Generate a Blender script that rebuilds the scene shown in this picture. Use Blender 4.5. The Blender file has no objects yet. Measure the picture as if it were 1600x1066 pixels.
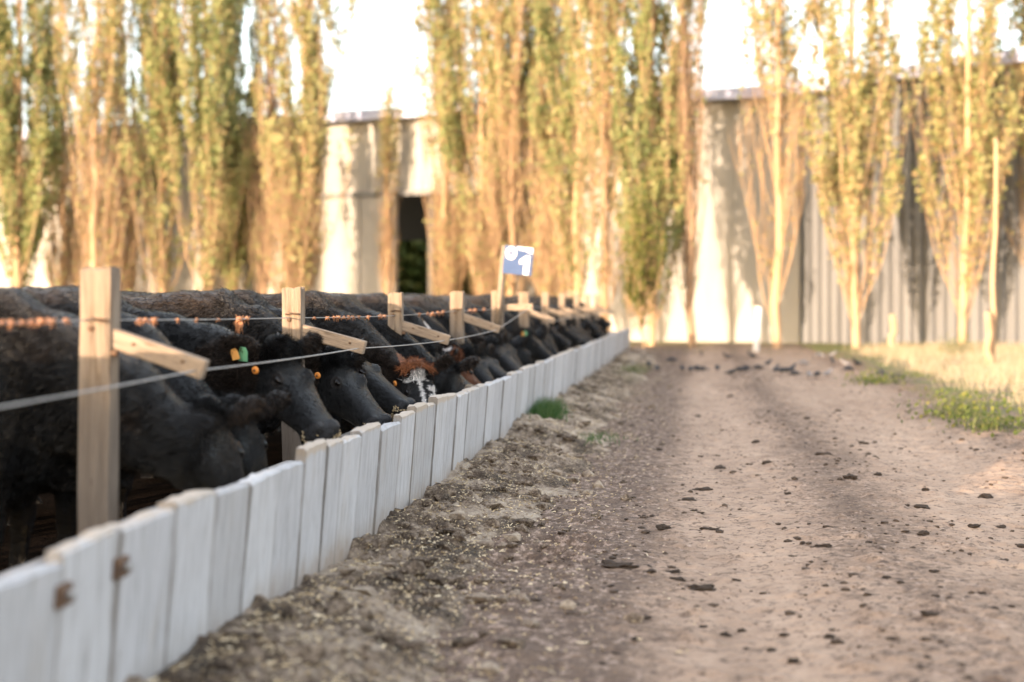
import bpy, bmesh, math, random
import numpy as np
from mathutils import Vector, Matrix

R = math.radians
random.seed(7)
rng = np.random.default_rng(7)
scene = bpy.context.scene
col = scene.collection

# ------------------------------------------------------------------ camera, sky, sun, exposure
EYE = 1.25                      # camera height
FPX = 2150.0                    # focal length in photo pixels (photo 1600 wide)
VX, VY = 1087.0, 472.0          # where the row of posts vanishes
cam = bpy.data.cameras.new('camera')
cam.sensor_width = 36.0
cam.lens = FPX / 1600 * 36.0
cam.shift_x = (800 - VX) / 1600
cam.shift_y = -(533 - VY) / 1600
cam.clip_start = 0.1
cam.clip_end = 3000
cam.dof.use_dof = True
cam.dof.focus_distance = 8.0
cam.dof.aperture_fstop = 1.12
cam_o = bpy.data.objects.new('camera', cam)
cam_o.location = (0, 0, EYE)
cam_o.rotation_euler = (R(90), 0, 0)
col.objects.link(cam_o)
scene.camera = cam_o

SUN_EL, SUN_AZ = R(7.0), R(212.0)
sun_pos = Vector((math.sin(SUN_AZ) * math.cos(SUN_EL), math.cos(SUN_AZ) * math.cos(SUN_EL), math.sin(SUN_EL)))
world = bpy.data.worlds.new('World')
scene.world = world
world.use_nodes = True
wn = world.node_tree
sky = wn.nodes.new('ShaderNodeTexSky')
sky.sky_type = 'NISHITA'
sky.sun_disc = False
sky.sun_elevation = SUN_EL
sky.sun_rotation = SUN_AZ
sky.air_density = 1.0
sky.dust_density = 3.0
sky.ozone_density = 1.0
bg = wn.nodes['Background']
# thin bright cloud veiling the whole sky
veil = wn.nodes.new('ShaderNodeMix'); veil.data_type = 'RGBA'; veil.blend_type = 'ADD'
veil.inputs[0].default_value = 1.0
veil.inputs[7].default_value = (2.40, 2.42, 2.58, 1)
wn.links.new(sky.outputs[0], veil.inputs[6])
wn.links.new(veil.outputs[2], bg.inputs[0])
bg.inputs[1].default_value = 0.15
sl = bpy.data.lights.new('sun', 'SUN')
sl.energy = 3.9
sl.angle = R(0.5)
sl.color = (1.0, 0.75, 0.53)
so = bpy.data.objects.new('sun', sl)
so.rotation_euler = sun_pos.to_track_quat('Z', 'Y').to_euler()
col.objects.link(so)
vs = scene.view_settings
vs.view_transform = 'Standard'
vs.look = 'None'
vs.gamma = 1.0
vs.exposure = 1.75
scene.cycles.max_bounces = 6
scene.cycles.transparent_max_bounces = 4
scene.cycles.use_denoising = True

# ------------------------------------------------------------------ helpers
def at(px, py, Y):
    return Vector(((px - VX) * Y / FPX, Y, EYE - (py - VY) * Y / FPX))

def ground_at(px, py):
    Y = FPX * EYE / (py - VY)
    return (px - VX) * Y / FPX, Y

def tag(o, label=None, cat=None, group=None, kind=None):
    if label: o['label'] = label
    if cat: o['category'] = cat
    if group: o['group'] = group
    if kind: o['kind'] = kind
    return o

def empty(name, loc=(0, 0, 0), rz=0.0):
    o = bpy.data.objects.new(name, None)
    o.location = loc
    o.rotation_euler = (0, 0, rz)
    o.empty_display_size = 0.2
    col.objects.link(o)
    return o

def link(name, me, mat=None, parent=None, loc=None):
    o = bpy.data.objects.new(name, me)
    if mat is not None and len(me.materials) == 0:
        me.materials.append(mat)
    if parent is not None: o.parent = parent
    if loc is not None: o.location = loc
    col.objects.link(o)
    return o

def copy_tree(o, parent=None):
    c = o.copy()
    col.objects.link(c)
    if parent is not None: c.parent = parent
    for ch in list(o.children):
        copy_tree(ch, c)
    return c

class MB:
    """collects vertices and faces of one mesh"""
    def __init__(s):
        s.v, s.f, s.m, s.smooth = [], [], [], []
    def add(s, vs, fs, mi=0, sm=False):
        b = len(s.v)
        s.v.extend([tuple(p) for p in vs])
        s.f.extend([tuple(i + b for i in f) for f in fs])
        s.m.extend([mi] * len(fs)); s.smooth.extend([sm] * len(fs))
    def box(s, lo, hi, mi=0, M=None):
        x0, y0, z0 = lo; x1, y1, z1 = hi
        vs = [Vector(p) for p in ((x0,y0,z0),(x1,y0,z0),(x1,y1,z0),(x0,y1,z0),(x0,y0,z1),(x1,y0,z1),(x1,y1,z1),(x0,y1,z1))]
        if M is not None: vs = [M @ p for p in vs]
        s.add(vs, [(0,3,2,1),(4,5,6,7),(0,1,5,4),(1,2,6,5),(2,3,7,6),(3,0,4,7)], mi)
    def tube(s, pts, rad, n=6, mi=0, sm=True, cap=True):
        pts = [Vector(p) for p in pts]
        k = len(pts)
        rr = rad if hasattr(rad, '__len__') else [rad] * k
        vs = []
        ref = None
        for i, p in enumerate(pts):
            t = (pts[min(i + 1, k - 1)] - pts[max(i - 1, 0)])
            t = t.normalized() if t.length > 1e-9 else Vector((0, 0, 1))
            if ref is None:
                ref = Vector((1, 0, 0)) if abs(t.x) < 0.8 else Vector((0, 1, 0))
            a = (ref - t * ref.dot(t)).normalized()
            b = t.cross(a)
            ref = a
            for j in range(n):
                an = 2 * math.pi * j / n
                vs.append(p + (a * math.cos(an) + b * math.sin(an)) * rr[i])
        fs = []
        for i in range(k - 1):
            for j in range(n):
                fs.append((i*n + j, i*n + (j+1) % n, (i+1)*n + (j+1) % n, (i+1)*n + j))
        if cap:
            fs.append(tuple(range(n - 1, -1, -1)))
            fs.append(tuple((k-1)*n + j for j in range(n)))
        s.add(vs, fs, mi, sm)
    def prism(s, poly, y0, y1, mi=0, M=None):
        """polygon in x,z extruded along y"""
        n = len(poly)
        vs = [Vector((x, y0, z)) for x, z in poly] + [Vector((x, y1, z)) for x, z in poly]
        if M is not None: vs = [M @ p for p in vs]
        fs = [tuple(range(n)), tuple(range(2*n - 1, n - 1, -1))]
        for i in range(n):
            fs.append((i, n + i, n + (i+1) % n, (i+1) % n))
        s.add(vs, fs, mi)
    def ico(s, c, r, M=None, sub=2, mi=0, jit=0.0, seed=0):
        bm = bmesh.new()
        bmesh.ops.create_icosphere(bm, subdivisions=sub, radius=1.0)
        rr = random.Random(seed)
        c = Vector(c)
        vs = []
        for v in bm.verts:
            p = Vector((v.co.x * r[0], v.co.y * r[1], v.co.z * r[2])) * (1 + rr.uniform(-jit, jit))
            if M is not None: p = M @ p
            vs.append(c + p)
        fs = [tuple(v.index for v in f.verts) for f in bm.faces]
        bm.free()
        s.add(vs, fs, mi, True)
    def loft(s, secs, n=20, mi=0):
        """secs: (centre, right, up, w, hu, hd)"""
        vs = []
        for c, r, u, w, hu, hd in secs:
            for j in range(n):
                a = 2 * math.pi * j / n
                ca, sa = math.cos(a), math.sin(a)
                e = 0.9
                ca = math.copysign(abs(ca) ** e, ca); sa = math.copysign(abs(sa) ** e, sa)
                vs.append(c + r * (w * ca) + u * ((hu if sa > 0 else hd) * sa))
        k = len(secs)
        fs = []
        for i in range(k - 1):
            for j in range(n):
                fs.append((i*n + j, i*n + (j+1) % n, (i+1)*n + (j+1) % n, (i+1)*n + j))
        fs.append(tuple(range(n - 1, -1, -1)))
        fs.append(tuple((k-1)*n + j for j in range(n)))
        s.add(vs, fs, mi, True)
    def mesh(s, name, mats=()):
        me = bpy.data.meshes.new(name)
        me.from_pydata(s.v, [], s.f)
        for m in mats: me.materials.append(m)
        if s.f:
            me.polygons.foreach_set('material_index', s.m)
            me.polygons.foreach_set('use_smooth', s.smooth)
        me.update()
        return me
    def build(s, name, mat, parent=None, loc=None, bevel=0.0):
        mats = mat if isinstance(mat, (list, tuple)) else [mat]
        me = s.mesh(name, mats)
        bm = bmesh.new(); bm.from_mesh(me)
        bmesh.ops.recalc_face_normals(bm, faces=bm.faces)
        if bevel > 0:
            bmesh.ops.bevel(bm, geom=[e for e in bm.edges], offset=bevel, segments=1, affect='EDGES')
        bm.to_mesh(me); bm.free()
        return link(name, me, None, parent, loc)

def np_mesh(name, V, F, mat=None, smooth=False):
    """V (n,3), F (m,k) arrays"""
    me = bpy.data.meshes.new(name)
    n, m, k = len(V), len(F), F.shape[1]
    me.vertices.add(n); me.vertices.foreach_set('co', np.ascontiguousarray(V, dtype=np.float32).ravel())
    me.loops.add(m * k); me.loops.foreach_set('vertex_index', np.ascontiguousarray(F, dtype=np.int32).ravel())
    me.polygons.add(m); me.polygons.foreach_set('loop_start', np.arange(0, m * k, k, dtype=np.int32))
    try: me.polygons.foreach_set('loop_total', np.full(m, k, dtype=np.int32))
    except Exception: pass
    me.polygons.foreach_set('use_smooth', np.full(m, smooth, dtype=bool))
    if mat is not None: me.materials.append(mat)
    me.update(calc_edges=True)
    me.validate()
    return me

def _hash(ix, iy, seed):
    h = (ix.astype(np.int64) * 374761393 + iy.astype(np.int64) * 668265263 + seed * 974634653) & 0x7fffffff
    h = ((h ^ (h >> 13)) * 1274126177) & 0x7fffffff
    h = h ^ (h >> 16)
    return (h & 0xffff) / 65535.0

def vnoise(x, y, seed=0):
    ix, iy = np.floor(x), np.floor(y)
    fx, fy = x - ix, y - iy
    fx = fx * fx * (3 - 2 * fx); fy = fy * fy * (3 - 2 * fy)
    a, b = _hash(ix, iy, seed), _hash(ix + 1, iy, seed)
    c, d = _hash(ix, iy + 1, seed), _hash(ix + 1, iy + 1, seed)
    return (a * (1 - fx) + b * fx) * (1 - fy) + (c * (1 - fx) + d * fx) * fy

def fbm(x, y, seed=0, oct=4, gain=0.5):
    t, a, s = 0.0, 1.0, 0.0
    for o in range(oct):
        t = t + a * vnoise(x * 2 ** o + 17.3 * o, y * 2 ** o + 5.7 * o, seed + o)
        s += a; a *= gain
    return t / s

def grid_mesh(name, xs, ys, fz, mat):
    X, Y = np.meshgrid(xs, ys)
    Z = fz(X, Y)
    V = np.stack([X.ravel(), Y.ravel(), Z.ravel()], 1)
    nx, ny = len(xs), len(ys)
    i = (np.arange(ny - 1)[:, None] * nx + np.arange(nx - 1)[None, :]).ravel()
    F = np.stack([i, i + 1, i + nx + 1, i + nx], 1)
    return np_mesh(name, V, F, mat, True)

# ------------------------------------------------------------------ materials
class Mat:
    def __init__(s, name, rough=0.8, spec=0.3):
        s.m = bpy.data.materials.new(name)
        s.m.use_nodes = True
        s.nt = s.m.node_tree
        s.b = s.nt.nodes['Principled BSDF']
        s.b.inputs['Roughness'].default_value = rough
        s.b.inputs['Specular IOR Level'].default_value = spec
        s.tc = s.nt.nodes.new('ShaderNodeTexCoord').outputs['Object']
    def N(s, t, **kw):
        n = s.nt.nodes.new(t)
        for k, v in kw.items(): setattr(n, k, v)
        return n
    def set(s, inp, v):
        if hasattr(v, 'is_linked') or isinstance(v, bpy.types.NodeSocket): s.nt.links.new(v, inp)
        else: inp.default_value = v
    def map(s, scale=(1, 1, 1), vec=None, rot=(0, 0, 0)):
        n = s.N('ShaderNodeMapping')
        n.inputs['Scale'].default_value = scale
        n.inputs['Rotation'].default_value = rot
        s.nt.links.new(vec or s.tc, n.inputs['Vector'])
        return n.outputs[0]
    def noise(s, scale, detail=4, rough=0.55, vec=None, dist=0.0):
        n = s.N('ShaderNodeTexNoise')
        n.inputs['Scale'].default_value = scale
        n.inputs['Detail'].default_value = detail
        n.inputs['Roughness'].default_value = rough
        n.inputs['Distortion'].default_value = dist
        s.nt.links.new(vec or s.tc, n.inputs['Vector'])
        return n.outputs['Fac']
    def voro(s, scale, vec=None, out='Distance', rnd=1.0):
        n = s.N('ShaderNodeTexVoronoi')
        n.inputs['Scale'].default_value = scale
        n.inputs['Randomness'].default_value = rnd
        s.nt.links.new(vec or s.tc, n.inputs['Vector'])
        return n.outputs[out]
    def ramp(s, fac, stops):
        n = s.N('ShaderNodeValToRGB')
        e = n.color_ramp.elements
        while len(e) < len(stops): e.new(0.5)
        for k, (p, c) in enumerate(stops):
            e[k].position = p
            e[k].color = (c, c, c, 1) if not hasattr(c, '__len__') else (*c, 1)
        s.nt.links.new(fac, n.inputs[0])
        return n.outputs[0]
    def mix(s, fac, a, b, mode='MIX'):
        n = s.N('ShaderNodeMix', data_type='RGBA', blend_type=mode)
        s.set(n.inputs[0], fac)
        for k, v in ((6, a), (7, b)):
            s.set(n.inputs[k], v if not isinstance(v, tuple) or len(v) == 4 else (*v, 1))
        return n.outputs[2]
    def math(s, op, a, b=0.0, clamp=False):
        n = s.N('ShaderNodeMath', operation=op, use_clamp=clamp)
        s.set(n.inputs[0], a); s.set(n.inputs[1], b)
        return n.outputs[0]
    def sep(s, vec=None):
        n = s.N('ShaderNodeSeparateXYZ')
        s.nt.links.new(vec or s.tc, n.inputs[0])
        return n.outputs
    def smooth(s, v, lo, hi):
        n = s.N('ShaderNodeMapRange', interpolation_type='SMOOTHSTEP')
        n.inputs['From Min'].default_value = lo; n.inputs['From Max'].default_value = hi
        s.nt.links.new(v, n.inputs['Value'])
        return n.outputs[0]
    def island(s):
        return s.N('ShaderNodeNewGeometry').outputs['Random Per Island']
    def objrand(s):
        return s.N('ShaderNodeObjectInfo').outputs['Random']
    def color(s, c): s.set(s.b.inputs['Base Color'], c if not isinstance(c, tuple) or len(c) == 4 else (*c, 1)); return s
    def bump(s, h, strength=0.3, dist=0.01):
        n = s.N('ShaderNodeBump')
        n.inputs['Strength'].default_value = strength
        n.inputs['Distance'].default_value = dist
        s.nt.links.new(h, n.inputs['Height'])
        s.nt.links.new(n.outputs[0], s.b.inputs['Normal'])
        return s

M = {}
# dirt road: pinkish clay with dung trodden in
m = Mat('road_clay', 0.9, 0.25)
x, y, z = m.sep()
big = m.noise(0.8, 5, 0.6, m.map((1.6, 0.35, 1)))
fine = m.noise(9, 8, 0.7)
streak = m.noise(3.0, 6, 0.65, m.map((1.2, 1.0, 1)))
mid = m.math('SUBTRACT', 1.0, m.math('MULTIPLY', m.math('ABSOLUTE', m.math('SUBTRACT', x, 0.95)), 1.9), True)
left = m.smooth(x, 0.10, -0.50)
right = m.smooth(x, 2.3, 3.3)
dirt = m.math('ADD', m.math('ADD', m.math('MULTIPLY', mid, 0.15), m.math('MULTIPLY', left, 0.27)), m.math('MULTIPLY', right, 0.16))
msk = m.math('ADD', m.math('ADD', m.math('MULTIPLY', big, 0.5), m.math('MULTIPLY', streak, 0.5)), dirt)
base = m.ramp(msk, [(0.40, (0.43, 0.308, 0.222)), (0.56, (0.325, 0.226, 0.16)), (0.74, (0.14, 0.094, 0.065))])
band = m.math('MULTIPLY', dirt, 0.30)
def speck(sc, lo, hi, amt, c, vec=None, add=0.0):
    global base
    n_ = m.math('ADD', m.noise(sc, 6, 0.72, vec), band)
    base = m.mix(m.ramp(n_, [(lo, 0.0), (hi, amt)]), base, c)
speck(4.5, 0.52, 0.66, 0.55, (0.20, 0.138, 0.10), m.map((1, 1.5, 1)))
speck(11, 0.55, 0.63, 0.75, (0.115, 0.078, 0.056), m.map((1, 1.3, 1)))
speck(24, 0.56, 0.62, 0.85, (0.085, 0.057, 0.042))
speck(17, 0.60, 0.68, 0.6, (0.50, 0.37, 0.29), m.map((1.1, 1, 2), None, (0, 0, 1)))
speck(52, 0.62, 0.68, 0.8, (0.075, 0.05, 0.038), m.map((1, 1, 1), None, (0, 0, 2)))
base = m.mix(m.ramp(m.noise(60, 4, 0.6), [(0.65, 0.0), (0.72, 0.6)]), base, (0.56, 0.44, 0.30))
base = m.mix(m.math('MULTIPLY', m.math('SUBTRACT', fine, 0.5), 0.9, True), base, (0.12, 0.08, 0.06))
green = m.math('MULTIPLY', m.smooth(x, 3.1, 3.6), m.ramp(m.noise(1.5, 5, 0.6), [(0.42, 0.0), (0.56, 1.0)]))
base = m.mix(green, base, (0.11, 0.125, 0.045))
m.color(base)
m.bump(m.math('ADD', fine, m.math('MULTIPLY', m.noise(45, 6, 0.7), 0.5)), 0.6, 0.02)
M['road'] = m.m

m = Mat('spilt_feed', 0.9, 0.3)
a = m.noise(2.2, 6, 0.65)
b2 = m.noise(14, 7, 0.75)
f = m.math('ADD', m.math('MULTIPLY', a, 0.62), m.math('MULTIPLY', b2, 0.38))
c = m.ramp(f, [(0.40, (0.045, 0.032, 0.022)), (0.48, (0.12, 0.084, 0.058)), (0.52, (0.28, 0.215, 0.16)), (0.60, (0.47, 0.38, 0.29))])
c = m.mix(m.ramp(m.noise(70, 4, 0.7), [(0.55, 0.0), (0.68, 0.8)]), c, (0.55, 0.43, 0.28))
c = m.mix(m.ramp(m.noise(48, 4, 0.7, m.map((1, 1, 1.3))), [(0.58, 0.0), (0.68, 0.8)]), c, (0.06, 0.044, 0.032))
m.color(c)
m.bump(m.math('ADD', b2, m.math('MULTIPLY', m.noise(55, 6, 0.75), 0.7)), 0.9, 0.025)
M['spill'] = m.m

m = Mat('pasture_soil', 0.95, 0.2)
c = m.ramp(m.noise(0.35, 6, 0.65), [(0.35, (0.20, 0.145, 0.10)), (0.5, (0.22, 0.19, 0.10)), (0.62, (0.12, 0.135, 0.05))])
c = m.mix(m.ramp(m.noise(8, 6, 0.7), [(0.5, 0), (0.7, 0.7)]), c, (0.36, 0.27, 0.17))
m.color(c).bump(m.noise(14, 6, 0.7), 0.6, 0.04)
M['ground'] = m.m

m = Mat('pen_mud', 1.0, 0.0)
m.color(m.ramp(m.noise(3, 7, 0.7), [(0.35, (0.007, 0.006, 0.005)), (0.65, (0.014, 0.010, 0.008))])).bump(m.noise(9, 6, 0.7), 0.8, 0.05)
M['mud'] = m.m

# whitewashed boards
m = Mat('whitewashed_wood', 0.75, 0.3)
x, y, z = m.sep()
isl = m.island()
grain = m.noise(5, 6, 0.65, m.map((9, 9, 0.55)), 0.4)
grain2 = m.noise(16, 5, 0.7, m.map((5, 7, 0.30)))
c = m.ramp(grain, [(0.30, (0.33, 0.32, 0.315)), (0.48, (0.49, 0.485, 0.49)), (0.7, (0.58, 0.575, 0.58))])
c = m.mix(m.ramp(grain2, [(0.54, 0.0), (0.70, 0.8)]), c, (0.33, 0.30, 0.275))
c = m.mix(m.ramp(m.noise(2.4, 5, 0.7, m.map((1, 2.2, 0.9))), [(0.55, 0.0), (0.75, 0.45)]), c, (0.42, 0.37, 0.31))
tint = m.ramp(isl, [(0.0, (0.78, 0.77, 0.76)), (0.5, (0.90, 0.90, 0.91)), (1.0, (1.0, 1.0, 1.0))])
c = m.mix(1.0, c, tint, 'MULTIPLY')
bot = m.math('MULTIPLY', m.smooth(m.math('ADD', z, m.math('MULTIPLY', m.noise(3, 4, 0.7), 0.30)), 0.42, 0.17), 0.85)
c = m.mix(bot, c, (0.27, 0.20, 0.14))
top = m.smooth(m.math('ADD', z, m.math('MULTIPLY', m.noise(11, 4, 0.7), 0.06)), 0.655, 0.675)
c = m.mix(m.math('MULTIPLY', top, 0.7), c, (0.46, 0.36, 0.26))
jt = m.N('ShaderNodeAttribute', attribute_name='joint').outputs['Fac']
jt = m.math('MULTIPLY', m.smooth(m.math('ADD', jt, m.math('MULTIPLY', m.math('SUBTRACT', m.noise(6, 5, 0.7, m.map((3, 3, 0.7))), 0.5), 1.3)), 0.55, 1.15), 0.8)
c = m.mix(jt, c, (0.20, 0.175, 0.15))
nail = m.ramp(m.voro(4.5, m.map((0.2, 1.6, 1)), 'Distance'), [(0.018, 1.0), (0.03, 0.0)])
c = m.mix(m.math('MULTIPLY', nail, 0.7), c, (0.12, 0.09, 0.07))
m.color(c).bump(m.math('ADD', grain, m.math('MULTIPLY', grain2, 0.6)), 0.35, 0.012)
M['board'] = m.m

m = Mat('grey_wood', 0.85, 0.2)
g = m.noise(6, 6, 0.7, m.map((6, 0.8, 6)))
m.color(m.ramp(g, [(0.3, (0.16, 0.135, 0.115)), (0.7, (0.36, 0.32, 0.28))])).bump(g, 0.5, 0.01)
M['greywood'] = m.m

# fence post wood
m = Mat('weathered_post', 0.8, 0.2)
x, y, z = m.sep()
g = m.noise(7, 7, 0.72, m.map((4.5, 4.5, 0.35)), 0.8)
g2 = m.noise(2.5, 4, 0.6, m.map((3, 3, 0.7)))
c = m.ramp(g, [(0.34, (0.10, 0.068, 0.046)), (0.46, (0.25, 0.185, 0.13)), (0.66, (0.35, 0.275, 0.205))])
c = m.mix(m.ramp(g2, [(0.48, 0.0), (0.64, 0.75)]), c, (0.23, 0.185, 0.15))
kn = m.ramp(m.voro(5, m.map((3, 3, 1.2))), [(0.05, 1.0), (0.12, 0.0)])
c = m.mix(m.math('MULTIPLY', kn, 0.8), c, (0.13, 0.075, 0.045))
low_shade = m.smooth(m.math('ADD', z, m.math('MULTIPLY', m.noise(4, 5, 0.7, m.map((2, 2, 0.8))), 0.5)), 1.30, 1.08)
c = m.mix(m.math('MULTIPLY', low_shade, 0.7), c, (0.15, 0.122, 0.10))  # shade on the lower posts, painted into the wood colour
m.color(c).bump(g, 0.8, 0.02)
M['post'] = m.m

m = Mat('arm_timber', 0.75, 0.25)
g = m.noise(6, 6, 0.7, m.map((0.9, 10, 12)), 0.4)
c = m.ramp(g, [(0.34, (0.12, 0.085, 0.06)), (0.48, (0.25, 0.19, 0.14)), (0.66, (0.34, 0.27, 0.205))])
m.color(c).bump(g, 0.4, 0.006)
M['arm'] = m.m

m = Mat('rusty_iron', 0.7, 0.4)
m.color(m.ramp(m.noise(40, 5, 0.6), [(0.35, (0.06, 0.035, 0.022)), (0.7, (0.20, 0.11, 0.06))]))
M['rust'] = m.m
m = Mat('galvanised_wire', 0.5, 0.5)
m.b.inputs['Metallic'].default_value = 0.6
m.color(m.ramp(m.noise(20, 3), [(0.3, (0.30, 0.29, 0.28)), (0.7, (0.46, 0.44, 0.42))]))
M['wire'] = m.m
m = Mat('caught_hair', 0.95, 0.1)
m.color(m.ramp(m.noise(60, 3), [(0.3, (0.26, 0.12, 0.065)), (0.7, (0.50, 0.26, 0.15))]))
M['hairclump'] = m.m
m = Mat('feed_mash', 0.95, 0.15)
m.color(m.ramp(m.noise(60, 6, 0.7), [(0.3, (0.24, 0.17, 0.09)), (0.7, (0.62, 0.48, 0.28))])).bump(m.noise(70, 5, 0.7), 0.9, 0.02)
M['feed'] = m.m
m = Mat('straw_bit', 0.8, 0.2)
m.color(m.ramp(m.island(), [(0.0, (0.30, 0.21, 0.11)), (0.5, (0.58, 0.44, 0.26)), (1.0, (0.72, 0.60, 0.42))]))
M['straw'] = m.m
m = Mat('dung_clod', 0.9, 0.25)
m.color(m.ramp(m.noise(30, 5, 0.7), [(0.3, (0.035, 0.026, 0.020)), (0.6, (0.10, 0.072, 0.053)), (0.75, (0.20, 0.14, 0.105))])).bump(m.noise(45, 6, 0.7), 0.9, 0.015)
M['clod'] = m.m

# cattle
def coat(name, rough=0.5):
    m = Mat(name, rough, 0.30 if 'fur' not in name else 0.05)
    at_ = m.N('ShaderNodeAttribute', attribute_name='coat').outputs['Color']
    n = m.noise(5, 5, 0.6)
    c = m.mix(1.0, at_, m.ramp(n, [(0.3, (0.65, 0.62, 0.60)), (0.7, (1.35, 1.3, 1.25))]), 'MULTIPLY')
    m.color(c)
    m.b.inputs['Sheen Weight'].default_value = 0.0
    m.b.inputs['Sheen Roughness'].default_value = 0.5
    h = m.math('ADD', m.noise(42, 5, 0.7, m.map((0.6, 1.5, 1.2)), 1.2), m.math('MULTIPLY', m.noise(70, 3, 0.6, m.map((0.22, 1.2, 0.5), None, (0, 0.55, 0)), 0.5), 1.1))
    m.bump(m.math('ADD', h, m.math('MULTIPLY', m.noise(11, 3, 0.5, m.map((2.2, 1, 0.8))), 1.2)), 0.9, 0.03)
    return m.m
M['coat'] = coat('cattle_coat', 0.25)
M['fur'] = coat('cattle_fur', 0.45)
m = Mat('eye_gloss', 0.12, 0.3); m.color((0.004, 0.003, 0.003)); M['eye'] = m.m
m = Mat('orange_plastic', 0.45, 0.4); m.color((0.75, 0.27, 0.05)); M['orange'] = m.m
m = Mat('green_plastic', 0.45, 0.4); m.color((0.16, 0.40, 0.22)); M['green'] = m.m
m = Mat('yellow_tag', 0.5, 0.4); m.color((0.72, 0.36, 0.10)); M['amber'] = m.m

# sheds
m = Mat('cream_panel', 0.85, 0.2)
s1 = m.noise(0.5, 6, 0.65, m.map((1, 1, 0.35)))
c = m.ramp(s1, [(0.3, (0.34, 0.325, 0.305)), (0.7, (0.40, 0.385, 0.36))])
c = m.mix(m.ramp(m.noise(1.6, 5, 0.7, m.map((1.5, 1.5, 0.15))), [(0.55, 0), (0.8, 0.4)]), c, (0.26, 0.22, 0.185))
m.color(c); M['cream'] = m.m
m = Mat('grey_sheet', 0.5, 0.4)
c = m.ramp(m.noise(0.8, 5, 0.6, m.map((1, 1, 0.2))), [(0.3, (0.14, 0.143, 0.15)), (0.7, (0.19, 0.193, 0.20))])
m.color(c); M['sheet'] = m.m
m = Mat('roof_metal', 0.45, 0.5); m.color(m.ramp(m.noise(1.0, 4), [(0.3, (0.40, 0.43, 0.62)), (0.7, (0.48, 0.51, 0.68))])); M['roof'] = m.m
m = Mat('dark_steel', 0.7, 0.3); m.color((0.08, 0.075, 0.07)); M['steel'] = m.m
m = Mat('white_paint', 0.6, 0.3); m.color(m.ramp(m.noise(6, 4), [(0.3, (0.72, 0.70, 0.66)), (0.6, (0.82, 0.80, 0.77))])); M['white'] = m.m
m = Mat('sign_blue', 0.6, 0.3); m.color(m.ramp(m.noise(7, 4), [(0.3, (0.035, 0.07, 0.17)), (0.7, (0.05, 0.09, 0.20))])); M['blue'] = m.m

def leafmat(name, stops, trans=0.5):
    m = Mat(name, 0.6, 0.3)
    c = m.ramp(m.island(), stops)
    m.color(c)
    tr = m.N('ShaderNodeBsdfTranslucent')
    m.nt.links.new(c, tr.inputs[0])
    mx = m.N('ShaderNodeMixShader')
    mx.inputs[0].default_value = trans
    m.nt.links.new(m.b.outputs[0], mx.inputs[1]); m.nt.links.new(tr.outputs[0], mx.inputs[2])
    out = m.nt.nodes['Material Output']
    m.nt.links.new(mx.outputs[0], out.inputs[0])
    return m.m
M['leaf_green'] = leafmat('poplar_leaf', [(0.0, (0.22, 0.27, 0.11)), (0.45, (0.33, 0.37, 0.16)), (0.8, (0.43, 0.42, 0.20)), (1.0, (0.48, 0.37, 0.18))])
M['leaf_gold'] = leafmat('autumn_leaf', [(0.0, (0.29, 0.31, 0.13)), (0.45, (0.40, 0.40, 0.18)), (0.8, (0.47, 0.42, 0.21)), (1.0, (0.52, 0.34, 0.17))])
M['leaf_bush'] = leafmat('bush_leaf', [(0.0, (0.07, 0.10, 0.02)), (0.6, (0.16, 0.19, 0.045)), (1.0, (0.30, 0.27, 0.07))])
M['grass'] = leafmat('green_blade', [(0.0, (0.08, 0.11, 0.045)), (0.6, (0.15, 0.18, 0.075)), (1.0, (0.30, 0.27, 0.12))])
M['tuft'] = leafmat('lush_blade', [(0.0, (0.04, 0.095, 0.025)), (0.7, (0.075, 0.15, 0.045)), (1.0, (0.16, 0.20, 0.07))])
M['dry'] = leafmat('dry_blade', [(0.0, (0.42, 0.33, 0.19)), (0.6, (0.58, 0.48, 0.32)), (1.0, (0.70, 0.60, 0.44))])
m = Mat('poplar_wood', 0.85, 0.2)
m.color(m.ramp(m.noise(3, 5, 0.6, m.map((3, 3, 0.5))), [(0.3, (0.36, 0.235, 0.14)), (0.7, (0.47, 0.325, 0.205))])); M['twig'] = m.m
m = Mat('dark_bark', 0.9, 0.2)
m.color(m.ramp(m.noise(4, 5, 0.6, m.map((3, 3, 0.5))), [(0.3, (0.22, 0.15, 0.10)), (0.7, (0.38, 0.26, 0.17))])); M['bark'] = m.m
m = Mat('black_feather', 0.45, 0.4); m.color((0.018, 0.018, 0.022)); M['bird'] = m.m
m = Mat('pale_feather', 0.7, 0.2); m.color((0.20, 0.19, 0.195)); M['palebird'] = m.m
m = Mat('bird_leg', 0.7, 0.2); m.color((0.10, 0.07, 0.05)); M['birdleg'] = m.m

# ------------------------------------------------------------------ ground, road, spill bank
me = grid_mesh('ground', np.concatenate([[-900, -300, -100], np.linspace(-60, 60, 61), [100, 300, 900]]),
               np.concatenate([[-300, -100], np.linspace(-20, 90, 56), [150, 400, 1500]]),
               lambda X, Y: -0.06 + 0.04 * (fbm(X * 0.2, Y * 0.2, 3) - 0.5), M['ground'])
tag(link('ground', me), kind='structure')

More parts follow.
